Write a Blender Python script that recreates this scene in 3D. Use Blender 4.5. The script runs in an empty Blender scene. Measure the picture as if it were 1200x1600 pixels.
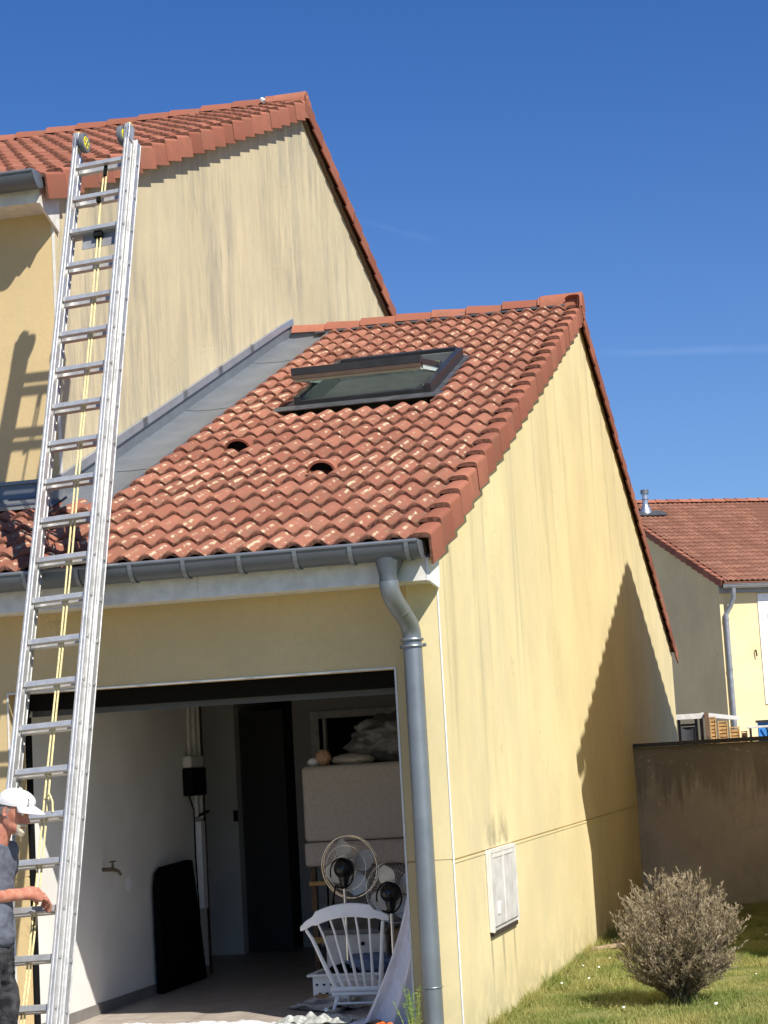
import bpy, bmesh, math, random
import numpy as np
from mathutils import Vector, Matrix, noise

random.seed(7)
rng = np.random.default_rng(7)
R = math.radians
SC = bpy.context.scene
COL = SC.collection

# ------------------------------------------------------------------ camera
CAM_POS = Vector((2.4529, -11.5580, 1.64))
yaw, pit, rol = R(13.45), R(7.47), R(-3.245)
fwd = Vector((-math.sin(yaw) * math.cos(pit), math.cos(yaw) * math.cos(pit), math.sin(pit)))
rt = Vector((math.cos(yaw), math.sin(yaw), 0))
up = rt.cross(fwd)
r2 = rt * math.cos(rol) + up * math.sin(rol)
u2 = up * math.cos(rol) - rt * math.sin(rol)
cd = bpy.data.cameras.new('camera')
cd.sensor_fit = 'VERTICAL'; cd.sensor_height = 36.0
cd.lens = 36.0 * 3004.3 / 1600.0
cd.clip_start = 0.05; cd.clip_end = 2000
cam = bpy.data.objects.new('camera', cd); COL.objects.link(cam)
m3 = Matrix((r2, u2, -fwd)).transposed()
cam.matrix_world = Matrix.Translation(CAM_POS) @ m3.to_4x4()
SC.camera = cam

# ------------------------------------------------------------------ light
SUN_TO = Vector((0.705, -0.680, 1.0)).normalized()
w = bpy.data.worlds.new('World'); SC.world = w; w.use_nodes = True
nt = w.node_tree; nt.nodes.clear()
sky = nt.nodes.new('ShaderNodeTexSky'); sky.sky_type = 'NISHITA'; sky.sun_disc = False
sky.sun_elevation = math.asin(SUN_TO.z); sky.sun_rotation = math.atan2(SUN_TO.x, SUN_TO.y)
sky.air_density = 1.0; sky.dust_density = 0.8; sky.ozone_density = 4.0; sky.altitude = 300
bg = nt.nodes.new('ShaderNodeBackground'); bg.inputs[1].default_value = 0.085
wo = nt.nodes.new('ShaderNodeOutputWorld')
SKY_MIX = nt.nodes.new('ShaderNodeMixRGB'); SKY_MIX.blend_type = 'ADD'
# a thin contrail and a faint wisp, high in the air: soft bands in direction space
tc = nt.nodes.new('ShaderNodeTexCoord')
def wmath(op, a, b=None, clamp=False):
    n = nt.nodes.new('ShaderNodeMath'); n.operation = op; n.use_clamp = clamp
    for i, v in enumerate((a, b)):
        if v is None: continue
        if isinstance(v, (int, float)): n.inputs[i].default_value = v
        else: nt.links.new(v, n.inputs[i])
    return n.outputs[0]
def wdot(vec):
    n = nt.nodes.new('ShaderNodeVectorMath'); n.operation = 'DOT_PRODUCT'
    nt.links.new(tc.outputs['Generated'], n.inputs[0]); n.inputs[1].default_value = vec
    return n.outputs['Value']
wn = nt.nodes.new('ShaderNodeTexNoise'); wn.inputs['Scale'].default_value = 55; wn.inputs['Detail'].default_value = 5
wmp = nt.nodes.new('ShaderNodeMapping'); wmp.inputs['Scale'].default_value = (1, 1, 4)
nt.links.new(tc.outputs['Generated'], wmp.inputs[0]); nt.links.new(wmp.outputs[0], wn.inputs[0])
def band(d1, d2, width, amp):
    """soft streak along the great arc from direction d1 to d2"""
    d1 = Vector(d1).normalized(); d2 = Vector(d2).normalized()
    n = d1.cross(d2).normalized(); mid = (d1 + d2).normalized(); half = math.cos(d1.angle(d2) / 2)
    dist = wmath('ABSOLUTE', wmath('ADD', wdot(n), wmath('MULTIPLY', wmath('SUBTRACT', wn.outputs[0], 0.5), width * 0.7)))
    a = wmath('SUBTRACT', 1.0, wmath('DIVIDE', dist, width), True)
    b = wmath('MULTIPLY', wmath('SUBTRACT', wdot(mid), half), 1.0 / max(1e-5, 1 - half) * 1.6, True)
    return wmath('MULTIPLY', wmath('MULTIPLY', wmath('MULTIPLY', a, b), wn.outputs[0]), amp)
b1 = band((-0.119, 0.9718, 0.2036), (0.010, 0.981, 0.1955), 0.0030, 0.62)
b2 = band((-0.2300, 0.9322, 0.2787), (-0.188, 0.946, 0.2640), 0.0022, 0.28)
tot = wmath('ADD', b1, b2)
cmb = nt.nodes.new('ShaderNodeCombineXYZ')
for i in range(3): nt.links.new(tot, cmb.inputs[i])
SKY_MIX.inputs[0].default_value = 1.0
tint = nt.nodes.new('ShaderNodeMixRGB'); tint.blend_type = 'MULTIPLY'; tint.inputs[0].default_value = 1.0
tint.inputs[2].default_value = (.405, .685, 1.03, 1)
el_ = nt.nodes.new('ShaderNodeMapRange'); el_.interpolation_type = 'SMOOTHSTEP'
nt.links.new(wdot((0, 0, 1)), el_.inputs[0]); el_.inputs[1].default_value = .12; el_.inputs[2].default_value = .42
grad = nt.nodes.new('ShaderNodeMixRGB'); nt.links.new(el_.outputs[0], grad.inputs[0])
grad.inputs[1].default_value = (.60, .775, 1.06, 1); grad.inputs[2].default_value = (.35, .645, 1.06, 1)
nt.links.new(grad.outputs[0], tint.inputs[2])
nt.links.new(sky.outputs[0], tint.inputs[1]); nt.links.new(tint.outputs[0], SKY_MIX.inputs[1]); nt.links.new(cmb.outputs[0], SKY_MIX.inputs[2])
nt.links.new(SKY_MIX.outputs[0], bg.inputs[0]); nt.links.new(bg.outputs[0], wo.inputs[0])

sl = bpy.data.lights.new('sun', 'SUN'); sl.energy = 5.0; sl.angle = R(0.53); sl.color = (1.0, 0.955, 0.88)
so = bpy.data.objects.new('sun', sl); COL.objects.link(so)
so.rotation_euler = SUN_TO.to_track_quat('Z', 'Y').to_euler(); so.location = (8, -12, 16)

SC.view_settings.view_transform = 'Standard'; SC.view_settings.look = 'None'
SC.view_settings.gamma = 1.0; SC.view_settings.exposure = 0.45
SC.view_settings.use_curve_mapping = False
SC.render.engine = 'CYCLES'
SC.cycles.max_bounces = 8; SC.cycles.diffuse_bounces = 5; SC.cycles.glossy_bounces = 4
SC.cycles.transmission_bounces = 4; SC.cycles.transparent_max_bounces = 8

# ------------------------------------------------------------------ node helpers
class NT:
    def __init__(s, name):
        s.m = bpy.data.materials.new(name); s.m.use_nodes = True
        s.t = s.m.node_tree; s.p = s.t.nodes['Principled BSDF']
        s.L = s.t.links
    def n(s, typ, **kw):
        x = s.t.nodes.new(typ)
        for k, v in kw.items(): setattr(x, k, v)
        return x
    def put(s, sock, v):
        if isinstance(v, bpy.types.NodeSocket): s.L.new(v, sock)
        elif isinstance(v, (tuple, list)):
            sock.default_value = tuple(v) + ((1.0,) if len(v) == 3 and sock.type == 'RGBA' else ())
        else: sock.default_value = v
    def pos(s, scale=(1, 1, 1), obj=False):
        mp = s.n('ShaderNodeMapping'); mp.inputs['Scale'].default_value = scale
        if obj: c = s.n('ShaderNodeTexCoord').outputs['Object']
        else: c = s.n('ShaderNodeNewGeometry').outputs['Position']
        s.L.new(c, mp.inputs[0]); return mp.outputs[0]
    def noise(s, vec, scale, detail=4, rough=0.55, dist=0.0):
        x = s.n('ShaderNodeTexNoise'); s.L.new(vec, x.inputs['Vector'])
        x.inputs['Scale'].default_value = scale; x.inputs['Detail'].default_value = detail
        x.inputs['Roughness'].default_value = rough; x.inputs['Distortion'].default_value = dist
        return x.outputs['Fac']
    def ramp(s, f, a, b, v0=0.0, v1=1.0):
        x = s.n('ShaderNodeMapRange'); x.interpolation_type = 'SMOOTHSTEP'
        s.put(x.inputs[0], f); x.inputs[1].default_value = a; x.inputs[2].default_value = b
        x.inputs[3].default_value = v0; x.inputs[4].default_value = v1
        return x.outputs[0]
    def math(s, op, a, b=0.0, c=None, clamp=False):
        x = s.n('ShaderNodeMath', operation=op); x.use_clamp = clamp
        s.put(x.inputs[0], a); s.put(x.inputs[1], b)
        if c is not None: s.put(x.inputs[2], c)
        return x.outputs[0]
    def mix(s, f, a, b, mode='MIX'):
        x = s.n('ShaderNodeMixRGB', blend_type=mode)
        s.put(x.inputs[0], f); s.put(x.inputs[1], a); s.put(x.inputs[2], b)
        return x.outputs[0]
    def sep(s, v):
        x = s.n('ShaderNodeSeparateXYZ'); s.L.new(v, x.inputs[0]); return x.outputs
    def bump(s, h, strength, dist):
        x = s.n('ShaderNodeBump'); s.put(x.inputs['Height'], h)
        x.inputs['Strength'].default_value = strength; x.inputs['Distance'].default_value = dist
        s.L.new(x.outputs[0], s.p.inputs['Normal']); return x
    def rnd(s): return s.n('ShaderNodeObjectInfo').outputs['Random']
    def fin(s, col=None, rough=0.8, metal=0.0, spec=0.4):
        if col is not None: s.put(s.p.inputs['Base Color'], col)
        s.put(s.p.inputs['Roughness'], rough); s.put(s.p.inputs['Metallic'], metal)
        s.put(s.p.inputs['Specular IOR Level'], spec)
        return s.m

def simple(name, col, rough=0.7, metal=0.0, var=0.12, nscale=8, bump=0.15, bdist=0.002, bscale=60, spec=0.4):
    t = NT(name); v = t.pos()
    f = t.noise(v, nscale, 5)
    c = t.mix(t.ramp(f, .3, .7), tuple(x * (1 - var) for x in col), tuple(min(1, x * (1 + var)) for x in col))
    t.bump(t.noise(v, bscale, 4), bump, bdist)
    return t.fin(c, t.ramp(f, .3, .7, max(.05, rough - .07), min(1, rough + .07)), metal, spec)

def stucco(name, base, streak=0.0, streak_col=(.30, .27, .19), low=0.0, patch=0.12, vdir='y', rain=0.0, drip=0.0):
    """mineral render: grain, cloudy tone, rain streaks running down"""
    t = NT(name); v = t.pos()
    big = t.noise(v, .8, 5, .6); mid = t.noise(v, 5, 5, .6)
    c = t.mix(t.ramp(big, .3, .7), tuple(x * (1 - patch) for x in base), tuple(min(.95, x * (1 + patch * .5)) for x in base))
    c = t.mix(t.ramp(mid, .35, .75, 0, .22), c, tuple(x * .86 for x in base))
    grain = t.noise(v, 170, 3, .7)
    c = t.mix(t.ramp(grain, .3, .7, 0, .26), c, tuple(x * .68 for x in base))
    pit = t.noise(v, 75, 2, .5); c = t.mix(t.ramp(pit, .66, .74, 0, .28), c, tuple(x * .60 for x in base))
    xyz = t.sep(v)
    c = t.mix(t.ramp(t.noise(v, 28, 4, .7), .40, .72, 0, .20), c, tuple(x * .74 for x in base))
    c = t.mix(t.ramp(t.noise(v, 1.9, 6, .7), .58, .66, 0, .10), c, tuple(min(.95, x * 1.12) for x in base))
    wv_ = t.n('ShaderNodeVectorMath', operation='ADD'); nz_ = t.n('ShaderNodeTexNoise'); nz_.inputs['Scale'].default_value = 2.5; nz_.inputs['Detail'].default_value = 5
    t.L.new(v, nz_.inputs['Vector']); t.L.new(v, wv_.inputs[0]); t.L.new(nz_.outputs['Color'], wv_.inputs[1])
    vo = t.n('ShaderNodeTexVoronoi', feature='DISTANCE_TO_EDGE'); vo.inputs['Scale'].default_value = .75; t.L.new(wv_.outputs[0], vo.inputs['Vector'])
    crack = t.math('MULTIPLY', t.ramp(vo.outputs['Distance'], .0065, .0015), t.ramp(t.noise(v, .9, 3), .50, .60))
    c = t.mix(t.math('MULTIPLY', crack, .35), c, tuple(x * .45 for x in base))
    if streak > 0:
        s1 = t.noise(t.pos((1, 3.2, .42) if vdir == 'y' else (3.2, 1, .42)), 1.3, 7, .70, .35)
        s2 = t.noise(t.pos((1, 26.0, 1.5) if vdir == 'y' else (26, 1, 1.5)), 1.7, 6, .78, .3)
        cloud = t.ramp(t.noise(v, .55, 4), .34, .62)
        m = t.math('ADD', t.ramp(s1, .38, .72), t.math('MULTIPLY', t.math('MULTIPLY', t.ramp(s2, .50, .64), t.ramp(s1, .30, .55)), .95), clamp=True)
        m = t.math('MULTIPLY', m, t.math('MULTIPLY_ADD', cloud, .65, .35))
        c = t.mix(t.math('MULTIPLY', m, streak), c, streak_col)
    if rain > 0:   # soot washed down from the verge of the garage gable
        # height below the verge line on the front slope and the back slope
        y = xyz[1]; z = xyz[2]
        vz = t.math('SUBTRACT', 6.06, t.math('MULTIPLY', t.math('ABSOLUTE', t.math('SUBTRACT', y, 7.66)), .398))
        below = t.math('SUBTRACT', vz, z)
        s3 = t.noise(t.pos((1, 2.6, .16)), 1.5, 6, .68, .5)
        band_ = t.math('MULTIPLY', t.ramp(below, .0, .12), t.ramp(below, .9, 3.0, 1, 0))
        m3_ = t.math('MULTIPLY', t.ramp(s3, .50, .78), band_)
        c = t.mix(t.math('MULTIPLY', m3_, rain), c, (.33, .29, .18))
        s4 = t.noise(t.pos((1, 1.5, .7)), 1.0, 7, .68, .4)
        m4 = t.math('MULTIPLY', t.ramp(s4, .46, .66), t.ramp(y, .2, 5.5, .8, .12))
        c = t.mix(t.math('MULTIPLY', m4, rain * .62), c, (.50, .46, .33))
        # runs under and above the meter cabinet
        dy = t.math('ABSOLUTE', t.math('SUBTRACT', t.math('ADD', y, t.math('MULTIPLY', t.math('SUBTRACT', mid, .5), .05)), 1.46))
        runs = t.math('MAXIMUM', t.ramp(t.math('ABSOLUTE', t.math('SUBTRACT', dy, .42)), .05, .0), t.ramp(dy, .07, .0))
        runs = t.math('MULTIPLY', runs, t.math('MULTIPLY', t.ramp(z, .44, .49, 1, 0), t.ramp(z, .0, .46)))
        top = t.math('MULTIPLY', t.ramp(dy, .50, .32), t.math('MULTIPLY', t.ramp(z, 1.04, 1.07), t.ramp(z, 1.10, 1.34, 1, 0)))
        top = t.math('MULTIPLY', top, t.ramp(mid, .35, .6))
        c = t.mix(t.math('MULTIPLY', t.math('MAXIMUM', runs, top), .62), c, (.22, .19, .14))
    if drip > 0:   # runs below a coping at z = 1.67, blotches further down
        s5 = t.noise(t.pos((5.5, 1, .5)), 1.5, 6, .7)
        dl = t.math('MULTIPLY', t.ramp(t.math('SUBTRACT', xyz[2], t.math('MULTIPLY', t.math('SUBTRACT', .62, s5), -1.8)), 1.25, 1.62), drip)
        c = t.mix(dl, c, tuple(x * .36 for x in base))
        c = t.mix(t.ramp(t.noise(v, 2.6, 7, .75), .47, .62, 0, .5), c, tuple(x * .62 for x in base))
        c = t.mix(t.ramp(t.noise(v, 14, 5, .75), .58, .70, 0, .45), c, tuple(min(1, x * 1.35) for x in base))
    if low > 0:   # splash zone
        m = t.math('MULTIPLY', t.ramp(t.math('ADD', xyz[2], t.math('MULTIPLY', mid, .35)), .62, .10), t.ramp(mid, .3, .65))
        c = t.mix(t.math('MULTIPLY', m, low), c, (.30, .28, .17))
    t.bump(t.math('ADD', grain, t.math('MULTIPLY', mid, .5)), .55, .004)
    return t.fin(c, .93, 0, .15)

M = {}
YEL = (.78, .615, .30)
M['stucco_side'] = stucco('yellow_render_side', (.82, .69, .385), low=.45, rain=.6)
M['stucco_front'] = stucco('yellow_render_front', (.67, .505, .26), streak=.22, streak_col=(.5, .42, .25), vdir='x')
M['stucco_gable'] = stucco('yellow_render_gable', (.67, .565, .35), streak=.88, streak_col=(.33, .30, .225))
M['stucco_pale'] = stucco('cream_render', (.66, .60, .42), streak=.1)
M['stucco_nb'] = stucco('cream_render_far', (.82, .66, .365), streak=.05, vdir='x')
M['garden_wall'] = stucco('garden_wall_render', (.62, .52, .375), streak=.16, drip=.8, streak_col=(.20, .18, .14), patch=.25, vdir='x', low=.5)
M['white'] = simple('white_paint', (.84, .83, .80), .55, var=.06, bump=.05)
M['white_weathered'] = simple('weathered_white_paint', (.70, .67, .60), .65, var=.10, nscale=14)
M['white_wall'] = simple('garage_white_wall', (.76, .735, .68), .85, var=.06, nscale=2, bump=.3, bscale=40)
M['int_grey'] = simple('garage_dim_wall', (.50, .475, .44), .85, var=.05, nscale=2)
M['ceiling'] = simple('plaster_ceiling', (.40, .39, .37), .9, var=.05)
M['black'] = simple('black_rubber', (.006, .006, .006), .85, var=.2, spec=.15)
M['black_gloss'] = simple('black_gloss_metal', (.02, .02, .02), .18, .3, spec=.6)
M['dark_door'] = simple('dark_interior_door', (.045, .042, .04), .6)
M['brown_frame'] = simple('brown_wood_frame', (.09, .045, .02), .6)
M['chrome'] = simple('chrome', (.75, .75, .75), .16, 1.0, var=.03, bump=0)
M['blade'] = simple('fan_blade_metal', (.58, .58, .57), .5, .6, var=.05, bump=0)
M['fabric_sofa'] = simple('taupe_weave', (.52, .455, .385), .95, var=.08, nscale=30, bump=.5, bscale=350)
M['fabric_bag'] = simple('grey_plastic_bundle', (.20, .19, .175), .5, var=.25, nscale=6)
M['fabric_white'] = simple('white_cloth', (.80, .79, .82), .9, var=.08, nscale=10)
M['pillow'] = simple('cream_pillow', (.5, .45, .36), .9)
M['blue_cloth'] = simple('slate_blue_cloth', (.12, .16, .25), .9)
M['cardboard'] = simple('cardboard', (.33, .22, .12), .9)
M['timber'] = simple('pale_timber', (.52, .31, .12), .8, var=.25, nscale=20)
M['timber_dark'] = simple('dark_timber', (.14, .085, .05), .8, var=.3, nscale=12)
M['timber_grey'] = simple('weathered_plank', (.30, .22, .14), .85, var=.35, nscale=22)
M['blue_paint'] = simple('blue_panel', (.06, .28, .70), .6)
M['grey_plastic'] = simple('pale_grey_plastic', (.62, .60, .57), .5, var=.10, nscale=7)
M['slate_blue'] = simple('dark_grey_aluminium', (.050, .052, .056), .42, .55, var=.12, nscale=5, bump=.03)
M['lead'] = simple('lead_flashing', (.085, .088, .092), .55, .3, var=.2, nscale=9, bump=.4, bscale=70)
M['pipe_far'] = simple('zinc_far', (.30, .32, .34), .5, .4)
M['joint'] = simple('mortar_grey', (.20, .19, .18), .9)
M['orange'] = simple('orange_petals', (.75, .14, .02), .7)
M['paint_yellow'] = simple('yellow_hub_plastic', (.80, .66, .02), .45)
M['rubber_grey'] = simple('grey_rubber', (.13, .14, .15), .75)
M['threshold'] = simple('pink_beige_floor', (.42, .33, .27), .75)
M['asphalt'] = simple('asphalt_drive', (.33, .295, .25), .9, var=.2, nscale=3, bump=.6, bscale=90)

def zinc(name, col=(.24, .265, .285), rough=.42, metal=.65):
    t = NT(name); v = t.pos()
    f = t.noise(v, 3.5, 6, .65); g = t.noise(v, 34, 4)
    c = t.mix(t.ramp(f, .3, .7), tuple(x * .90 for x in col), tuple(min(1, x * 1.08) for x in col))
    c = t.mix(t.ramp(g, .72, .88, 0, .10), c, (.42, .43, .43))
    t.bump(f, .04, .01)
    return t.fin(c, t.ramp(f, .3, .7, rough, rough + .06), metal, .5)
M['zinc'] = zinc('zinc_sheet')
M['zinc_gutter'] = zinc('zinc_gutter', (.13, .145, .16), .40, .5)
M['zinc_flash'] = zinc('zinc_flashing', (.19, .205, .22), .5, .4)

M['zinc_light'] = zinc('zinc_cover', (.40, .42, .44), .38, .6)
def alu(name):
    t = NT(name); v = t.pos()
    g = t.noise(v, 24, 5, .6); f = t.noise(t.pos(), 7, 5, .65)
    c = t.mix(t.ramp(g, .3, .7), (.50, .495, .48), (.60, .595, .58))
    c = t.mix(t.ramp(f, .50, .70, 0, .65), c, (.36, .35, .33))
    c = t.mix(t.ramp(t.noise(t.pos(), 85, 4, .7), .66, .74, 0, .55), c, (.22, .215, .20))
    return t.fin(c, t.ramp(f, .3, .7, .40, .52), .60, .5)
M['alu'] = alu('ladder_aluminium')

def tile_mat(name, base, cream=0.6, dark=.35, zmix=True):
    t = NT(name); v = t.pos(); o = t.n('ShaderNodeTexCoord').outputs['Object']
    r = t.rnd()
    c = t.mix(r, tuple(x * .74 for x in base), (base[0] * 1.20, base[1] * 1.34, base[2] * 1.34))
    n1 = t.noise(v, 11, 6, .65); n2 = t.noise(v, 3.2, 5, .6)
    c = t.mix(t.ramp(n1, .40, .72, 0, .55), c, (base[0] * .72, base[1] * .95, base[2] * 1.05))
    c = t.mix(t.ramp(n2, .46, .70, 0, dark), c, (.17, .115, .075))
    fine = t.noise(v, 190, 3, .7)
    c = t.mix(t.ramp(fine, .35, .7, 0, .22), c, (base[0] * 1.25, base[1] * 1.35, base[2] * 1.3))
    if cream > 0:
        # cream streaks along the flank of each roll, with scattered blotches
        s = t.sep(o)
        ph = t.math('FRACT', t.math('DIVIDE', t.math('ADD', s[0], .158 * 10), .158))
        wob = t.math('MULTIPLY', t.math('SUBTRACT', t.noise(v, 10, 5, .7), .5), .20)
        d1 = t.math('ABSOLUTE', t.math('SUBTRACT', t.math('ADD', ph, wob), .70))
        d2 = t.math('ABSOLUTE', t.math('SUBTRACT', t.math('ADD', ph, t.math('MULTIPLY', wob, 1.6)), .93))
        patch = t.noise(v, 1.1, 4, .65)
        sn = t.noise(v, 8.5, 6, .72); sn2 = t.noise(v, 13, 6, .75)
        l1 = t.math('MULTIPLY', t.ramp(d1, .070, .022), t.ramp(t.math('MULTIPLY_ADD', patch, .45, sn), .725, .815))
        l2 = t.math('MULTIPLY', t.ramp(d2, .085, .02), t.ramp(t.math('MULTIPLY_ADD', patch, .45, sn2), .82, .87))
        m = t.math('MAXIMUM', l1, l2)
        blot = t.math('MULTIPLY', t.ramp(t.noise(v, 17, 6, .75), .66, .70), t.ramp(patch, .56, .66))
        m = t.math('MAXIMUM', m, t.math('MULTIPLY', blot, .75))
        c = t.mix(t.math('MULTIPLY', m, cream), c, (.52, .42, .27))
        grey = t.ramp(t.noise(v, 7.5, 6, .7), .54, .70, 0, .6)
        c = t.mix(grey, c, (.20, .135, .09))
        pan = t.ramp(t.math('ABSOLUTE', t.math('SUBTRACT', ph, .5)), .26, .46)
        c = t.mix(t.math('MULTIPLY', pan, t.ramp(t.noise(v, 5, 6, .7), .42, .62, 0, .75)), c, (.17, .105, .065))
    t.bump(t.math('ADD', fine, t.math('MULTIPLY', n1, 1.2)), .5, .004)
    return t.fin(c, t.ramp(n1, .3, .7, .82, .97), 0, .08)
TB = (.295, .108, .069)
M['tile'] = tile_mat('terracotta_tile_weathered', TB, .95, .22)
M['tile_main'] = tile_mat('terracotta_tile_main', (.275, .096, .062), 0, .28)
M['tile_verge'] = tile_mat('terracotta_verge', (.325, .112, .070), 0, .28)
M['tile_far'] = tile_mat('terracotta_far', (.25, .105, .068), 0, .20)

def glass_mat():
    t = NT('roof_window_glass')
    t.put(t.p.inputs['Transmission Weight'], .9); t.put(t.p.inputs['IOR'], 1.45)
    return t.fin((.50, .60, .56), .05, 0, .6)
M['glass'] = glass_mat()
M['sash_white'] = simple('pale_green_white_lacquer', (.55, .64, .58), .45, var=.05, bump=0)

def floor_mat():
    t = NT('beige_floor_tiles'); v = t.pos()
    s = t.sep(v)
    def gl(a, off):
        f = t.math('FRACT', t.math('DIVIDE', t.math('ADD', a, 20 + off), .40))
        d = t.math('MINIMUM', f, t.math('SUBTRACT', 1.0, f))
        return t.ramp(d, .0, .014, 1, 0)
    g = t.math('MAXIMUM', gl(s[0], .1), gl(s[1], .02))
    n = t.noise(v, 6, 5)
    c = t.mix(t.ramp(n, .3, .7), (.34, .29, .24), (.44, .38, .32))
    c = t.mix(g, c, (.20, .18, .16))
    t.bump(t.math('SUBTRACT', 1.0, g), .5, .002)
    return t.fin(c, .45, 0, .4)
M['floor'] = floor_mat()

def grass_ground():
    t = NT('grass_ground'); v = t.pos()
    n = t.noise(v, 3, 6, .6); g = t.noise(v, 60, 4, .7)
    c = t.mix(t.ramp(n, .35, .65), (.14, .17, .04), (.28, .26, .10))
    c = t.mix(t.ramp(g, .4, .7, 0, .6), c, (.05, .06, .015))
    t.bump(g, .8, .02)
    return t.fin(c, .95, 0, .1)
M['grass_ground'] = grass_ground()
def leafy(name, a, b, c3=None, scale=2.5, rough=.7, sss=True):
    t = NT(name); v = t.pos(); g = t.n('ShaderNodeNewGeometry')
    n = t.noise(v, scale, 5, .6); h = t.noise(v, 45, 3, .7)
    c = t.mix(t.ramp(n, .35, .65), a, b)
    if c3: c = t.mix(t.ramp(h, .5, .66, 0, .8), c, c3)
    if sss:
        tr = t.n('ShaderNodeBsdfTranslucent'); t.put(tr.inputs[0], c)
        mx = t.n('ShaderNodeMixShader'); mx.inputs[0].default_value = .3
        t.fin(c, rough, 0, .25)
        out = t.t.nodes['Material Output']
        t.L.new(t.p.outputs[0], mx.inputs[1]); t.L.new(tr.outputs[0], mx.inputs[2]); t.L.new(mx.outputs[0], out.inputs[0])
        return t.m
    return t.fin(c, rough, 0, .25)
M['blade_grass'] = leafy('grass_blades', (.17, .235, .045), (.40, .37, .12), (.55, .48, .22), 1.8)
M['twig'] = leafy('dry_twigs', (.34, .265, .155), (.54, .44, .29), (.66, .57, .40), 9, .9)
M['twig_dark'] = simple('dark_stems', (.12, .095, .065), .9)
M['weed'] = leafy('feathery_weed', (.20, .33, .05), (.35, .42, .10), None, 12)
M['petal'] = simple('daisy_white', (.85, .85, .80), .8)

def skin_mat():
    t = NT('sunburnt_skin'); v = t.pos()
    n = t.noise(v, 25, 5, .6); f = t.noise(v, 220, 3)
    c = t.mix(t.ramp(n, .35, .7), (.55, .25, .165), (.40, .135, .085))
    c = t.mix(t.ramp(t.noise(v, 90, 4, .7), .56, .70, 0, .4), c, (.34, .12, .075))
    t.bump(t.math('ADD', f, n), .35, .0015)
    t.put(t.p.inputs['Subsurface Weight'], .12); t.put(t.p.inputs['Subsurface Radius'], (.01, .004, .002))
    return t.fin(c, .5, 0, .4)
M['skin'] = skin_mat()
M['hair'] = simple('grey_white_hair', (.58, .50, .36), .9, var=.35, nscale=260, bump=1.0, bscale=420, bdist=.003)
M['hair_side'] = simple('cropped_grey_hair', (.26, .22, .19), .9, var=.35, nscale=260, bump=1.0, bscale=420, bdist=.002)
M['cap'] = simple('white_cotton_cap', (.70, .69, .67), .9, var=.04, nscale=14, bump=.3, bscale=500)
def cloth_mat(name, a, b, sc, bstr=.8):
    t = NT(name); v = t.pos()
    n = t.noise(v, sc, 5, .6, .6); f = t.noise(v, 420, 2)
    c = t.mix(t.ramp(n, .35, .68), a, b)
    t.bump(t.math('ADD', t.math('MULTIPLY', n, 1.0), t.math('MULTIPLY', f, .1)), bstr, .03)
    return t.fin(c, .92, 0, .2)
M['shirt'] = cloth_mat('slate_tshirt', (.115, .125, .155), (.15, .16, .195), 9, .7)
M['trousers'] = cloth_mat('dusty_black_work_trousers', (.018, .018, .022), (.07, .068, .068), 11, .8)
M['rope'] = simple('yellow_white_rope', (.72, .60, .30), .9, var=.25, nscale=90, bump=.8, bscale=180, bdist=.004)

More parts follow.
